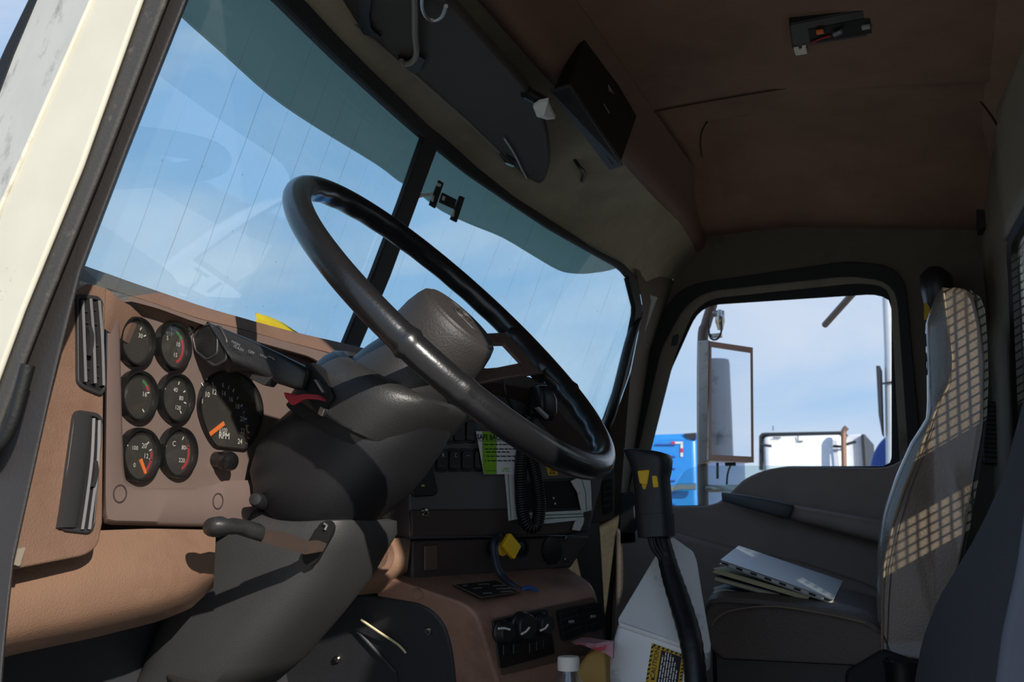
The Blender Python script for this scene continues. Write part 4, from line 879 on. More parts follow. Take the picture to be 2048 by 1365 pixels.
m.add(px([(1178, 1295), (1196, 1296), (1214, 1290), (1210, 1300), (1196, 1303)], 1.415), [[0, 1, 2, 3, 4]], 'wrapper_red'); m.add(px([(1150, 1289), (1166, 1288), (1176, 1293), (1166, 1291)], 1.415), [[0, 1, 2, 3]], 'wrapper_red')
o = m.build('snack_wrapper', smooth=20); tag(o, 'crumpled pink and red wrapper lying beside the console vents', 'wrapper')

# ================================================================== SHIFT TOWER AND HANDLE
tw = thing('shift_tower', 'folded aluminium tower with a caution label between the seats', 'shift tower', (-.40, 1.56, .26))
f0, f1 = ony((1237, 1246), 1.50), ony((1416, 1306), 1.50); tp = ony((1365, 1085), 1.63)
TN = (f1 - f0).cross(tp - f0).normalized()
if TN.y > 0: TN = -TN
def TU(off=0): return lambda p: onp(p, f0 + TN * off, TN)
up = rpoly([(1320, 1096), (1345, 1073), (1387, 1103), (1394, 1122), (1403, 1180), (1422, 1290), (1421, 1302), (1414, 1306), (1237, 1246), (1236, 1237)], [8, 6, 4, 2, 0, 3, 3, 3, 2, 4], 4)
MB('aluminium').prism(px(up, TU()), -TN * .045).build('upper_cover', tw, bevel=.002)
lowp = [(1238, 1247), (1413, 1306), (1404, 1430), (1196, 1430), (1212, 1340)]
LN = V((.06, -1, .10)).normalized()
def TL(off=0): return lambda p: onp(p, f0 + LN * (off - .001), LN)
MB('aluminium').prism(px(lowp, TL()), V((-.02, .07, 0))).build('lower_cover', tw, bevel=.006, seg=3)
MB('aluminium').tube([TL(.001)(p) for p in ((1240, 1250), (1300, 1270), (1410, 1308))], .004, n=8).build('folded_edge', tw)
# caution label
lq = [(1304, 1287), (1371, 1312), (1361, 1380), (1290, 1372)]
P = px(lq, TL(.002)); m = MB('mark_yellow'); m.prism([p - LN * .001 for p in P], LN * .001)
ux = (P[0] - P[3]); uy = (P[1] - P[0])
def LB(a, b, h=.0003): # a along the text (bottom to top), b across (left to right)
    q = P[3].lerp(P[0], a); r = P[2].lerp(P[1], a); return q.lerp(r, b) + LN * h
m.add([LB(.06, .30), LB(.06, .90), LB(.92, .90), LB(.92, .30)], [[0, 1, 2, 3]], 'ink')
for k in range(9):
    a = .03 + k * .105
    m.add([LB(a, 0), LB(a + .05, 0), LB(a + .085, .07), LB(a + .035, .07)], [[0, 1, 2, 3]], 'ink'); m.add([LB(a, .93), LB(a + .05, .93), LB(a + .085, 1), LB(a + .035, 1)], [[0, 1, 2, 3]], 'ink')
for k in range(7):
    b = .04 + k * .13
    m.add([LB(.94, b), LB(.94, b + .06), LB(1, b + .09), LB(1, b + .03)], [[0, 1, 2, 3]], 'ink')
for k, (a0, a1) in enumerate(((.08, .80), (.08, .90), (.08, .90), (.08, .88), (.08, .84), (.08, .72), (.08, .52))):
    b = .35 + k * .075; a = a0; random.seed(k + 3)
    while a < a1:
        w_ = min(a1 - a, random.uniform(.10, .22)); m.add([LB(a, b, .0006), LB(a, b + .035, .0006), LB(a + w_, b + .035, .0006), LB(a + w_, b, .0006)], [[0, 1, 2, 3]], 'mark_white'); a += w_ + .025
xd, yd = ux.normalized(), -(uy - ux * uy.dot(ux) / ux.length_squared).normalized()
m.text('CAUTION', LB(.56, .185), xd, yd, uy.length * .19, 'ink', lift=.0006)
m.add([LB(.15, .235, .0006), LB(.15, .12, .0006), LB(.24, .235, .0006)], [[0, 1, 2]], 'ink')
m.build('caution_label', tw, smooth=0, label='black and yellow caution label')
hd_ = thing('gear_selector', 'black grip handle with two yellow buttons on a taped hose', 'gear selector', ony((1315, 1040), 1.5))
YH = 1.52
g = MB('grip_black').swept([((1251, 901), (1338, 911), YH, .030, 3.4), ((1256, 912), (1342, 921), YH, .031, 3.4), ((1263, 928), (1341, 938), YH, .029, 3.4), ((1269, 950), (1337, 958), YH, .026, 3.4), ((1272, 985), (1340, 985), YH, .025, 3.4), ((1274, 1032), (1343, 1030), YH, .025, 3.4)], n=32, dome=(.005, .002)).build('grip', hd_, smooth=50)
MB('grip_black').swept([((1274, 1030), (1345, 1028), YH, .027, 3.4), ((1280, 1075), (1347, 1072), YH, .027, 3.4)], n=32, dome=(.001, .003)).build('collar', hd_, smooth=50)
MB('yellow_plastic').prism(px(rpoly([(1274, 942), (1299, 940), (1294, 971), (1279, 968)], 4), YH - .029), (0, .008, 0)).build('rocker_button', hd_, bevel=.0012)
MB('mark_yellow').prism(px([(1283, 969), (1294, 970), (1291, 979), (1286, 979)], YH - .027), (0, .005, 0)).build('button_stem', hd_)
MB('yellow_plastic').prism(px(rpoly([(1303, 952), (1314, 952), (1317, 975), (1306, 976)], 3), YH - .027), (0, .006, 0)).build('small_button', hd_, bevel=.001)
hp = [((1322, 1070), YH, 16), ((1328, 1095), YH - .005, 17), ((1338, 1135), YH - .015, 19), ((1350, 1175), YH - .03, 21), ((1366, 1225), YH - .05, 22), ((1380, 1275), YH - .075, 22), ((1388, 1325), YH - .09, 21), ((1392, 1380), YH - .10, 20), ((1394, 1440), YH - .11, 20)]
pts = spline([ony(p, y) for p, y, r in hp], 6); rr = []
for i in range(len(pts)):
    t = i / 6; k = min(int(t), len(hp) - 2); r = hp[k][2] + (hp[k + 1][2] - hp[k][2]) * (t - k); rr.append(r * 1.5 / FPX * (1 + .035 * math.sin(i * 2.4)))
MB('tape_black').tube(pts, rr, n=16).build('taped_hose', hd_, smooth=60)
for k, dx in enumerate((0, 9, 17)):
    MB('cord_black').tube(spline([ony(p, YH - .02) for p in ((1297 + dx, 1070), (1302 + dx, 1092), (1315 + dx * .8, 1112), (1330 + dx * .5, 1130))], 5), .0026, n=6).build('wire', hd_)

# ================================================================== PASSENGER SEAT
SY0, SY1 = 1.9, 2.38
pip = [(1887, 586), (1893, 630), (1899, 679), (1905, 721), (1902, 750), (1896, 776), (1875, 812), (1839, 902), (1809, 975), (1785, 1053), (1769, 1132), (1765, 1200), (1764, 1310)]
fro = [(1884, 577), (1869, 594), (1850, 649), (1851, 690), (1853, 740), (1854, 806), (1851, 838), (1821, 884), (1791, 951), (1766, 1023), (1754, 1096), (1752, 1192), (1758, 1310)]
bak = [(1908, 575), (1942, 581), (1952, 615), (1960, 649), (1969, 721), (1967, 794), (1966, 854), (1951, 933), (1936, 1023), (1927, 1084), (1915, 1140), (1890, 1230), (1860, 1325)]
seat = thing('passenger_seat', 'tan vinyl high-back passenger seat with stitched seams', 'seat', (-.1, 2.14, .1))
NP = 40
Pn = resample(px(pip, SY0), NP); Fn = [p - Y_ * (p.y - SY0) for p in resample(px(fro, 1.95), NP)]; Bk = resample(px(bak, SY0), NP)
def seat_ring(y, w, shr=0):
    fr_ = [p.lerp(f, w) for p, f in zip(Pn, Fn)]; bk_ = list(reversed(Bk)); P = fr_ + bk_
    c = sum(P, V()) / len(P); out = []
    for i, p in enumerate(P):
        q = p.copy()
        if shr: q = q + (c - q).normalized() * shr
        q.y = y; out.append(q)
    return out
sb = MB('seat_tan'); ys_ = [(SY0 + .004, 0, .006), (SY0, 0, 0), (SY0 + .012, .45, 0), (SY0 + .03, .85, 0), (SY0 + .06, 1, 0), (SY0 + .12, .9, 0), ((SY0 + SY1) / 2, .8, 0), (SY1 - .12, .9, 0), (SY1 - .06, 1, 0), (SY1 - .03, .85, 0), (SY1 - .012, .45, 0), (SY1, 0, 0), (SY1 - .004, 0, .006)]
sb.rings([seat_ring(*t) for t in ys_]).build('backrest', seat, smooth=55)
MB('seam_thread').tube([p - Y_ * .0005 for p in Pn], .0022, n=6).build('piping', seat)
MB('seat_brown').tube([p.lerp(b, .10) - Y_ * .0002 for p, b in zip(Pn[14:], resample(px(bak, SY0), NP)[14:])], .0008, n=5).build('stitch_line', seat)
bo_ = [(1940, 580), (1958, 588), (1970, 620), (1975, 680), (1977, 760), (1973, 850), (1960, 940), (1944, 1030), (1934, 1092), (1920, 1150), (1895, 1240), (1868, 1330)]
bi_ = [(1938, 580), (1946, 590), (1953, 618), (1961, 650), (1969, 721), (1967, 794), (1966, 854), (1951, 933), (1936, 1023), (1927, 1084), (1915, 1140), (1860, 1328)]
mm = MB('seat_black').band(px(bi_, SY0 + .006), px(bo_, SY0 + .006), (0, SY1 - SY0 - .012, 0), n=30).build('back_cover', seat, bevel=.006)
# embroidered mark on the head rest
m = MB('ink'); q0 = [ony(p, 1.958) for p in [(1860 + 4.5 * math.cos(t), 727 + 24 * math.sin(t)) for t in [2 * math.pi * k / 28 for k in range(28)]]]
m.tube([p - X_ * .0035 for p in q0], .0014, n=5, loop=True); m.tube([ony(p, 1.957) - X_ * .0035 for p in ((1856, 668), (1856, 690), (1860, 698), (1866, 703))], .0016, n=5); m.tube([ony(p, 1.957) - X_ * .0035 for p in ((1858, 718), (1861, 728), (1860, 738))], .0018, n=5)
m.build('headrest_emblem', seat)
# cushion
ct = [(1418, 1196), (1440, 1191), (1513, 1195), (1587, 1204), (1661, 1215), (1727, 1234), (1764, 1258)]
T = resample(px(ct, SY0), 24); fz = ony((1420, 1318), SY0).z; cu_ = MB('seat_brown'); rows = []
for y, dz, ins in ((SY0 + .01, -.004, .004), (SY0, -.012, 0), (SY0 + .002, -.004, 0), (SY0 + .02, .003, 0), (SY0 + .07, .006, 0), (SY0 + .2, -.012, 0), (SY1 - .07, .006, 0), (SY1 - .02, .003, 0), (SY1, -.012, 0), (SY1 - .01, -.004, .004)):
    row = [V((p.x + (ins if i == 0 else 0), y, p.z + dz)) for i, p in enumerate(T)]
    fx = T[0].x; row = [V((fx - .004, y, fz + .02)), V((fx - .012, y, fz + .05)), V((fx - .008, y, row[0].z - .012))] + row + [V((T[-1].x + .02, y, fz)), V((fx + .02, y, fz))]
    rows.append(row)
cu_.rings(rows).build('cushion', seat, smooth=50)
MB('seam_thread').tube(spline(px([(1424, 1252), (1436, 1236), (1468, 1221), (1550, 1214), (1661, 1231), (1731, 1247)], SY0 - .001), 5), .0015, n=5).build('cushion_seam', seat)
m = MB('black_plastic').box((-.235, 2.14, (fz + .06) / 2 + .03), .36, .40, fz - .04).build('seat_base', seat, bevel=.01)
o = ony((1805, 1340), 1.82); MB('black_plastic').lathe(V((o.x, 1.87, .0)), Z_, [(.03, .30), (.03, o.z - .006), (.033, o.z + .008), (.029, o.z + .010), (.026, o.z), (.0003, o.z - .004)], n=24).build('buckle_cup', seat)
m = MB('seat_black').prism(px([(1690, 1345), (1765, 1300), (1850, 1330), (1850, 1440), (1690, 1440)], 1.885), (0, .03, 0)).build('side_cover', seat, bevel=.006)
# books on the cushion
def slab(name, q, th, mat, label, y0=None, edge=None, hole=False, dy=.2):
    P = px(q, y0) if y0 else q
    m = MB(mat); m.prism(P, (0, dy, .0), None)
    return m
def book(q_top, th, depth, mat_c, mat_p, label, y0, rings=False, dip=0):
    """a thin book seen from its spine side: q_top = left and right end pixels of the upper near edge"""
    a, b = ony(q_top[0], y0), ony(q_top[1], y0); d = (b - a).normalized(); n_ = d.cross(V((0, 1, dip)).normalized()); n_ = n_ if n_.z > 0 else -n_; e_ = V((0, 1, dip)).normalized() * depth
    root = thing('paper_book', label, 'book', a, 'books and pads piled on the passenger seat')
    MB(mat_c).prism([a, b, b + e_, a + e_], -n_ * .0016).build('front_cover', root)
    MB(mat_p).prism([a - n_ * .0017 + Y_ * .003 + d * .002, b - n_ * .0017 + Y_ * .003 - d * .002, b - n_ * .0017 + e_ - Y_ * .003, a - n_ * .0017 + e_ - Y_ * .003], -n_ * (th - .0034)).build('pages', root)
    MB(mat_c).prism([a - n_ * (th - .0016), b - n_ * (th - .0016), b + e_ - n_ * (th - .0016), a + e_ - n_ * (th - .0016)], -n_ * .0016).build('back_cover', root)
    if rings:
        k = 8
        for i in range(k):
            c = a.lerp(b, .05 + .9 * i / (k - 1)) - n_ * (th / 2); MB('ink').box(c - Y_ * .0008, .012, .0024, .0028, (d, Y_, n_)).build('binding_comb', root)
    return root
YB = 1.945
book([(1426, 1176), (1520, 1190)], .010, .16, 'paper', 'paper', 'white printed pad at the bottom of the pile on the seat', YB + .01)
book([(1428, 1152), (1560, 1188)], .010, .17, 'magazine_dark', 'paper_cream', 'dark covered magazine in the middle of the seat pile', YB + .005)
book([(1427, 1137), (1620, 1194)], .008, .18, 'paper_cream', 'paper_cream', 'cream edged booklet under the comb bound pad on the seat', YB)
book([(1441, 1120), (1668, 1199)], .010, .19, 'binder_grey', 'paper', 'silver covered comb bound pad on top of the seat pile', YB - .005, True, .12)

# ================================================================== DRIVER SEAT (edge at the right of the photo)
ds = thing('driver_seat', 'dark grey fabric driver seat back at the right edge', 'seat', (.15, 1.1, .1))
near = [(2098, 600), (2075, 690), (2050, 790), (2029, 935), (2002, 1132), (1972, 1265), (1955, 1400), (1945, 1520)]
far = [(2072, 860), (2052, 905), (2026, 940), (1984, 1023), (1923, 1120), (1869, 1205), (1839, 1283), (1824, 1365), (1810, 1480)]
Nn = resample(px(near, .82), 24); Ff = resample(px(far, 1.28), 24)
rows = []
for t in (0, .06, .5, .94, 1):
    row = [a.lerp(b, t) + V((.012 if t in (0, 1) else 0, 0, 0)) for a, b in zip(Nn, Ff)]
    row = row + [p + V((.075, 0, 0)) for p in reversed(row)]; rows.append(row)
MB('driver_fabric').rings(rows).build('backrest', ds, smooth=50)
e_ = [p + V((.01, -.012, 0)) for p in Nn]; MB('driver_side_skylit').rings([[p, p + V((.0, .014, 0)), p + V((.07, .014, 0)), p + V((.07, 0, 0))] for p in e_]).build('side_bolster', ds, bevel=.006)  # paler bluish fabric: sky light put into the bolster colour
MB('black_plastic').box((-.03, 1.08, .2), .2, .4, .4).build('seat_base', ds, bevel=.02)

# ================================================================== OVERHEAD: visor, box, dome lamp, hooks
VZ = 1.335
def vz(off=0): return lambda p: onp(p, V((-.66, 1.5, VZ + off)), V((.22, 0, 1)).normalized())
vis = thing('sun_visor', 'long dark padded sun visor folded up over the windscreen', 'sun visor', (-.66, 1.5, VZ))
vo = rpoly([(640, -60), (842, -60), (1052, 176), (1076, 212), (1096, 270), (1102, 330), (1086, 372), (1058, 360), (1000, 304), (940, 246), (830, 148), (770, 98), (690, 28)], [0, 0, 10, 10, 20, 30, 20, 20, 6, 4, 4, 4, 4], 5)
MB('visor_fabric').prism(px(vo, vz()), V((0, 0, .018))).build('visor_panel', vis, bevel=.005, seg=3)
MB('visor_edge').tube(px([(690, 30), (770, 99), (830, 149), (940, 247), (1000, 305), (1056, 360)], vz(-.001)), .0022, n=6).build('edge_piping', vis)
MB('black_rubber').band(px([(716, -40), (716, 40), (724, 68), (748, 76)], vz(-.006)), px([(748, -40), (738, 30), (742, 60), (762, 74)], vz(-.006)), (0, 0, .004), n=14).build('strap', vis)
MB('black_rubber').band(px([(796, 112), (806, 132), (826, 148), (838, 146)], vz(-.006)), px([(800, 122), (830, 130), (836, 112), (850, 120)], vz(-.008)), (0, 0, .004), n=12).build('strap_end', vis)
MB('visor_edge').tube(spline(px([(828, -40), (830, 20), (830, 70), (833, 105), (826, 122), (812, 128), (802, 122)], vz(-.010)), 6), .0045, n=8).build('hanging_cord', vis)
MB('mirror_glass').prism(px([(996, 306), (1010, 308), (1030, 322), (1028, 334), (1016, 334)], vz(-.003)), (0, 0, .003)).build('visor_clip_mirror', vis)
MB('steel').tube(px([(1008, 276), (1024, 300), (1036, 322), (1044, 340), (1054, 358)], vz(-.004)), .0018, n=6).build('clip', vis)
MB('black_plastic').tube(px([(1050, 184), (1072, 196), (1086, 204)], vz(.0)), .010, n=10).build('visor_pivot', vis)
o = MB('steel').tube(spline(px([(846, -30), (844, 10), (852, 32), (868, 40), (884, 32), (892, 12)], vz(-.012)), 6), .0028, n=8, ).build('wire_hook'); tag(o, 'bent grey wire hook hanging over the sun visor at the top edge', 'hook')
A = px([(1066, 214), (1078, 206), (1096, 202), (1098, 214), (1110, 238), (1094, 240), (1074, 234)], vz(-.018)); c = sum(A, V()) / len(A)
m = MB('paper'); m.add([c + V((0, 0, -.008))] + A + [p + V((0, .002, .006)) for p in A], [[0, i, i % 7 + 1] for i in range(1, 8)] + [[i, i + 7, (i % 7) + 8, (i % 7) + 1] for i in range(1, 8)]); o = m.build('paper_scrap', smooth=10); tag(o, 'crumpled white paper scrap tucked at the far visor end', 'paper')
# overhead box
FXp = -.515
fp = [onx(p, FXp) for p in ((1174, 58), (1275, 232), (1243, 324), (1141, 168))]; zb = (fp[2].z + fp[3].z) / 2
bk = [onz((1104, 180), zb), onz((1217, 332), zb)]
ob = thing('overhead_box', 'black electronics box fixed under the ceiling above the windscreen', 'electronics box', sum(fp, V()) / 4)
bx_ = MB('overhead_black'); tp0, tp1 = V((bk[0].x, fp[0].y, fp[0].z - .02)), V((bk[1].x, fp[1].y, fp[1].z - .02))
bx_.rings([[fp[3], fp[0], tp0, bk[0]], [fp[2], fp[1], tp1, bk[1]]]).build('box_body', ob, bevel=.004)
fr_ = [fp[3], fp[2], bk[1], bk[0]]; c = sum(fr_, V()) / 4
MB('overhead_grey').prism([p.lerp(c, -.04) - Z_ * .001 for p in fr_], Z_ * -.006).build('front_lip', ob, bevel=.002)
a, b = fr_[0].lerp(fr_[3], .45) - Z_ * .008, fr_[1].lerp(fr_[2], .45) - Z_ * .008; MB('vent_black').tube([a.lerp(b, .06), a.lerp(b, .94)], .002, n=6).build('lip_groove', ob)
m = MB('mic_silver'); m.prism([onx(p, FXp + .002) for p in ((1216, 170), (1222, 178), (1228, 188), (1218, 182))], X_ * .001); m.prism([onx(p, FXp + .002) for p in ((1206, 208), (1208, 208), (1219, 226), (1217, 227))], X_ * .001); m.build('face_marks', ob)
# dome lamp without its lens
dl = thing('dome_lamp', 'black dome lamp housing with its lens missing on the ceiling', 'dome lamp', onz((1665, 65), 1.49))
zl = 1.478
MB('overhead_black').prism([onz(p, zl) for p in rpoly([(1578, 50), (1745, 16), (1754, 24), (1753, 70), (1616, 92), (1614, 104), (1586, 104)], 4)], Z_ * .025).build('housing', dl, bevel=.003)
MB('vent_black').prism([onz(p, zl - .001) for p in ((1616, 60), (1740, 36), (1744, 66), (1620, 88))], Z_ * .003).build('lamp_tray', dl)
MB('white_plastic').prism([onz(p, zl - .004) for p in ((1587, 99), (1597, 97), (1600, 102), (1604, 100), (1604, 95), (1612, 94), (1615, 108), (1592, 112))], Z_ * .006).build('rocker_switch', dl, bevel=.0008)
MB('needle_orange').box(onz((1640, 64), zl - .004), .012, .010, .005).build('copper_contact', dl, bevel=.001)
MB('mic_silver').tube([onz((1668, 70), zl - .006), onz((1684, 63), zl - .006)], .004, n=8).build('bulb', dl)
MB('mic_silver').box(onz((1732, 54), zl - .003), .014, .012, .005).build('bulb_holder', dl, bevel=.001)
MB('mark_red').tube([onz(p, zl - .003) for p in ((1622, 86), (1645, 76), (1662, 72))], .0018, n=6).build('wire', dl)
# coat hook on the header
hz = lambda p: onz(p, 1.392)
m = MB('black_plastic'); c = hz((1160, 330)); m.box(c + Z_ * .004, .022, .026, .010); m.tube(spline([hz((1147, 316)), hz((1158, 322)) - Z_ * .012, hz((1168, 332)) - Z_ * .014, hz((1164, 346)) - Z_ * .018], 5), .004, n=8)
o = m.build('header_clip', bevel=.001); tag(o, 'small black broken clip on the beige header trim', 'clip')
for p, nm in (((1312, 527), 'far'),):
    q = onz(p, 1.372); m = MB('black_plastic').box(V((q.x, (q.y + 2.6) / 2, q.z + .02)), .045, 2.62 - q.y, .05); o = m.build('corner_bracket', bevel=.003); tag(o, 'small dark bracket in the far front corner of the ceiling', 'bracket')
m = MB('black_plastic').prism(px(rpoly([(1952, 412), (1970, 418), (1974, 456), (1956, 458)], 4), 2.5), (0, .06, 0)); o = m.build('ceiling_bracket', bevel=.003); tag(o, 'small dark bracket at the rear corner of the ceiling', 'bracket')
# toll tag remains on the glass
def wg(off): return lambda p: onws(p, off)
m = MB('ink')
for q in ([(876, 361), (885, 367), (868, 417), (857, 410)], [(883, 386), (911, 400), (905, 418), (877, 405)], [(918, 392), (927, 396), (911, 445), (899, 439)]): m.prism(px(q, wg(.004)), X_ * .003)
for q in ([(862, 391), (868, 392), (866, 404), (862, 402)], [(905, 420), (909, 421), (907, 434), (903, 433)], [(874, 366), (882, 369), (880, 374), (873, 372)], [(885, 392), (890, 394), (888, 402), (884, 400)]): m.prism(px(q, wg(.0075)), X_ * .0008, 'tape_and_glint_white')
m.prism(px([(820, 398), (842, 387), (864, 386), (866, 391), (846, 394), (822, 401)], wg(.004)), X_ * .001, 'tape_and_glint_white')  # sun glint on the glass, painted as a white sliver
o = m.build('mirror_pad'); tag(o, 'black H-shaped adhesive strips and a painted sun glint on the windscreen', 'adhesive pad')
# belt guide, tag, grille, far rear
m = MB('black_plastic').swept([((1850, 552), (1890, 550), 2.50, .09, 3), ((1839, 562), (1906, 562), 2.50, .10, 3), ((1842, 584), (1910, 586), 2.50, .10, 3), ((1862, 640), (1905, 660), 2.52, .09, 3)], dome=(.006, .01)); o = m.build('belt_guide', smooth=60); tag(o, 'black seat belt guide on the pillar behind the passenger seat', 'belt guide')
m = MB('mark_yellow').prism(px([(1848, 606), (1860, 606), (1859, 640), (1848, 640)], 2.42), (0, .002, 0)); o = m.build('belt_tag'); tag(o, 'yellow tag beside the top of the passenger seat', 'tag')
gr = thing('wall_grille', 'black ribbed air grille on the wall behind the passenger seat', 'grille', ony((1984, 865), 2.5))
MB('black_plastic').prism(px(rpoly([(1962, 800), (2000, 806), (2004, 930), (1966, 928)], 6), 2.54), (0, .04, 0)).build('grille_frame', gr, bevel=.003)
for k in range(12): MB('vent_grey').tube(px([(1967, 812 + k * 9.2), (1998, 815 + k * 9.2)], 2.538), .0022, n=6).build('grille_slat', gr)

# ================================================================== OUTSIDE
gd = MB('gravel').box((0, 0, -1.10), 160, 160, .1).build('ground'); struct(gd, 'pale gravel yard', 'ground')
# mirror on the passenger door
MY = 2.98
mr = thing('side_mirror', 'tall rectangular side mirror on a tube arm outside the passenger window', 'mirror', ony((1450, 800), MY))
b0 = ony((1418, 683), MY); MN = V((.76, -.65, .0)).normalized()
b1, b2, b3 = [onp(p, b0, MN) for p in ((1504, 696), (1506, 926), (1418, 922))]
nm = MN
MB('steel').prism([b0, b1, b2, b3], -nm * .05).build('mirror_case', mr, bevel=.004)
i0 = [p + nm * .0015 for p in (b0.lerp(b2, .05), b1.lerp(b3, .05), b2.lerp(b0, .05), b3.lerp(b1, .05))]
MB('rust_pipe').rings([[a, a + nm * .004, b, b - nm * .001] for a, b in zip([b0, b1, b2, b3], i0)], loop=True).build('mirror_frame', mr)
MB('mirror_glass').prism(i0, -nm * .001).build('mirror_glass', mr)
MB('steel').prism(px([(1395, 682), (1418, 680), (1418, 924), (1395, 930)], MY - .005), (0, .05, 0)).build('mirror_side', mr, bevel=.003)
MB('brown_tube').tube(spline([ony(p, y) for p, y in (((1462, 470), 2.67), ((1442, 540), MY - .08), ((1424, 610), MY + .02), ((1412, 650), MY + .03), ((1405, 690), MY + .03), ((1405, 930), MY + .04), ((1408, 1060), MY + .04))], 4), .016, n=14).build('mirror_arm', mr)
MB('steel').tube([ony((1426, 628), MY), ony((1448, 628), MY)], .010, n=10).build('clamp', mr)
MB('screw_metal').lathe(ony((1440, 640), MY - .01), (0, 0, 1), [(.008, -.03), (.012, -.012), (.014, -.008), (.014, .008), (.010, .012), (.006, .03), (.0004, .031)], n=14).build('swivel_bolt', mr)
MB('cord_black').tube(spline(px([(1442, 640), (1443, 660), (1438, 675), (1428, 680), (1419, 672), (1417, 640)], MY - .02), 5), .003, n=6).build('heater_wire', mr)
MB('screw_metal').box(ony((1432, 672), MY), .036, .02, .012).build('bracket', mr, bevel=.002)
MB('ink').tube(px([(1435, 926), (1435, 958)], MY), .004, n=6).build('lower_stud', mr); MB('ink').box(ony((1461, 929), MY), .03, .01, .01).build('lower_clip', mr)
MB('ink').tube(spline(px([(1461, 932), (1455, 950), (1453, 985)], MY), 4), .003, n=6).build('lower_wire', mr)
MB('steel').tube(spline([ony((1408, 978), MY + .04), ony((1450, 978), MY), ony((1500, 980), 2.67)], 4), .012, n=10).build('lower_arm', mr)
# exhaust stack behind the cab, reflected in the mirror
es = thing('exhaust_stack', 'grey perforated exhaust stack behind the cab, seen in the side mirror', 'exhaust stack', (.55, 2.75, -1.05))
MB('stack_grey').lathe((.62, 2.94, 0), Z_, [(.062, -1.05), (.062, 1.10), (.061, 1.31), (.058, 1.33), (.0003, 1.33)], n=28).build('stack_pipe', es)
m = MB('stack_grey')
for k in range(26): m.tube([V((.62 + .063 * math.cos(t), 2.94 + .063 * math.sin(t), .10 + k * .032)) for t in [2 * math.pi * i / 18 for i in range(18)]], .004, n=5, loop=True)
m.build('heat_shield', es)
# antenna rod
o = MB('brown_tube').tube([ony((1650, 650), 3.2), ony((1708, 585), 2.98), ony((1790, 493), 2.665)], .010, n=10).build('antenna_mast'); tag(o, 'slanting brown mast end hanging into the top of the passenger window', 'mast')
# blue box body with reflective tape
def boxbody(name, mat, x0, x1, y0, y1, z0, z1, bev=.06, parent=None):
    return MB(mat).box(((x0 + x1) / 2, (y0 + y1) / 2, (z0 + z1) / 2), x1 - x0, y1 - y0, z1 - z0).build(name, parent, bevel=bev, seg=3)
bl_ = thing('blue_trailer', 'bright blue container body with red and white tape beside the mirror', 'trailer', (-3.2, 9.6, -1.05))
q = ony((1393, 866), 9); boxbody('trailer_body', 'blue_paint', q.x - 3.4, q.x, 9, 11.4, -.55, q.z, .05, bl_)
m = MB('white_paint')
for p, q2, mt in (((1342, 884), (1350, 888), 'reflector_red'), ((1350, 884), (1366, 888), 'tape_and_glint_white'), ((1361, 889), (1366, 897), 'tape_and_glint_white'), ((1361, 897), (1366, 906), 'reflector_red'), ((1361, 906), (1366, 914), 'tape_and_glint_white')):
    m.add(px([p, (q2[0], p[1]), q2, (p[0], q2[1])], 8.99), [[0, 1, 2, 3]], mt)
m.build('reflective_tape', bl_)
for k in range(6): MB('navy_paint').tube(px([(1310, 890 + k * 24), (1350, 890 + k * 24)], 8.99), .008, n=5).build('side_rib', bl_)
MB('trim_dark').prism(px([(1366, 868), (1392, 866), (1392, 880), (1376, 878)], 8.985), (0, .02, 0)).build('corner_cap', bl_)
MB('screw_metal').tube(px([(1335, 980), (1352, 976), (1362, 974), (1392, 974)], 8.9), .03, n=8).build('door_bar', bl_)
for x in (.3, 2.4): MB('trim_dark').lathe((ony((1393, 866), 9).x - x - .5, 9.15, -.6), Y_, [(.44, 0), (.45, .05), (.45, .25), (.40, .28), (.0005, .28)], n=28).build('wheel', bl_)
# white truck
wt = thing('white_truck', 'white truck cab with a brown exhaust pipe seen through the passenger window', 'truck', (-1.6, 14.5, -1.05))
c0, c1 = ony((1522, 866), 14), ony((1690, 866), 14)
boxbody('truck_cab', 'white_paint', c0.x, c1.x, 14, 16, -.6, c0.z - .02, .10, wt)
MB('trim_dark').band(px([(1518, 940), (1518, 872), (1524, 866), (1690, 863), (1694, 870)], 13.99), px([(1522, 940), (1522, 876), (1528, 870), (1686, 867), (1690, 872)], 13.99), (0, .2, 0), n=30).build('roof_trim', wt)
boxbody('side_fairing', 'grey_paint', ony((1690, 870), 14.2).x, ony((1726, 870), 14.2).x, 14.2, 15.8, -.6, ony((1700, 869), 14.2).z, .03, wt)
boxbody('fairing_edge', 'trim_dark', ony((1722, 870), 14.1).x, ony((1730, 870), 14.1).x, 14.1, 15.9, -.6, ony((1725, 869), 14.1).z, .01, wt)
MB('rust_pipe').tube(spline(px([(1689, 1000), (1688, 930), (1687, 875), (1688, 862), (1694, 855)], 13.8), 5), .035, n=12).build('exhaust_pipe', wt)
for q in ([(1522, 890), (1543, 893)], [(1666, 893), (1686, 894)], [(1690, 890), (1712, 884)]): MB('trim_dark').tube(px(q, 13.9), .018, n=8).build('mirror_bracket', wt)
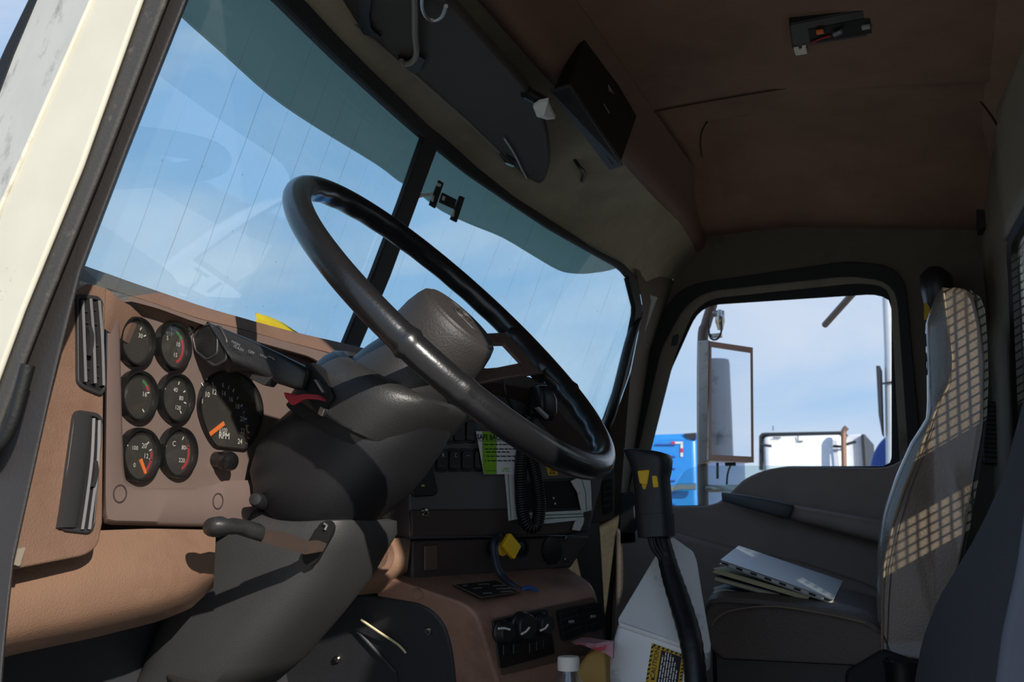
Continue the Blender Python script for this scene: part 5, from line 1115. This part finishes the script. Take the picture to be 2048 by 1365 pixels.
MB('trim_dark').tube(px([(1546, 862), (1546, 852)], 14), .006, n=5).build('antenna', wt); MB('trim_dark').tube(px([(1546, 876), (1562, 876)], 13.98), .008, n=5).build('wiper', wt); MB('trim_dark').tube(px([(1596, 872), (1596, 883), (1606, 883)], 13.98), .008, n=5).build('wiper', wt)
MB('grey_paint').prism(px([(1664, 880), (1674, 882), (1680, 940), (1670, 940)], 13.97), (0, .05, 0)).build('mirror_shell', wt)
for x in (-.3, 1.1): MB('trim_dark').lathe((c0.x + x + .3, 14.1, -.6), Y_, [(.44, 0), (.45, .05), (.45, .25), (.40, .28), (.0005, .28)], n=28).build('wheel', wt)
# tall grey sleeper cab, blue car beyond
ts = thing('sleeper_truck', 'tall pale grey sleeper cab at the right edge of the passenger window', 'truck', (.3, 9, -1.05))
g0 = ony((1762, 512), 8); MB('grey_paint').prism(px([(1772, 990), (1768, 700), (1764, 590), (1766, 530), (1776, 513), (1800, 506), (1990, 500), (1990, 1400), (1772, 1400)], 8), (0, 1.9, 0)).build('sleeper_body', ts, bevel=.04, seg=3)
MB('trim_dark').prism(px([(1752, 732), (1760, 732), (1764, 870), (1757, 830)], 7.97), (0, .3, 0)).build('roof_flare', ts); MB('trim_dark').tube(px([(1764, 768), (1800, 762)], 7.985), .008, n=5).build('panel_gap', ts)
for x in (.3, 1.2): MB('trim_dark').lathe((g0.x + x + .3, 8.1, -.6), Y_, [(.44, 0), (.45, .05), (.45, .25), (.40, .28), (.0005, .28)], n=28).build('wheel', ts)
bc = thing('blue_truck', 'dark blue rounded vehicle corner below the tall grey sleeper cab', 'truck', ony((1770, 950), 10) + V((.8, .8, -2)))
m = MB('navy_paint').prism([ony(p, 10) for p in spline([(1735, 960), (1748, 905), (1770, 875), (1800, 864), (1850, 860)], 6) + [V((1850, 1400)), V((1725, 1400))]], (0, 1.6, 0)); m.build('truck_hood', bc, bevel=.06, seg=4)
for x in (.2, .9): MB('trim_dark').lathe(V((ony((1745, 860), 10).x + x + .1, 10.1, -.62)), Y_, [(.42, 0), (.43, .05), (.43, .22), (.38, .25), (.0005, .25)], n=24).build('wheel', bc)
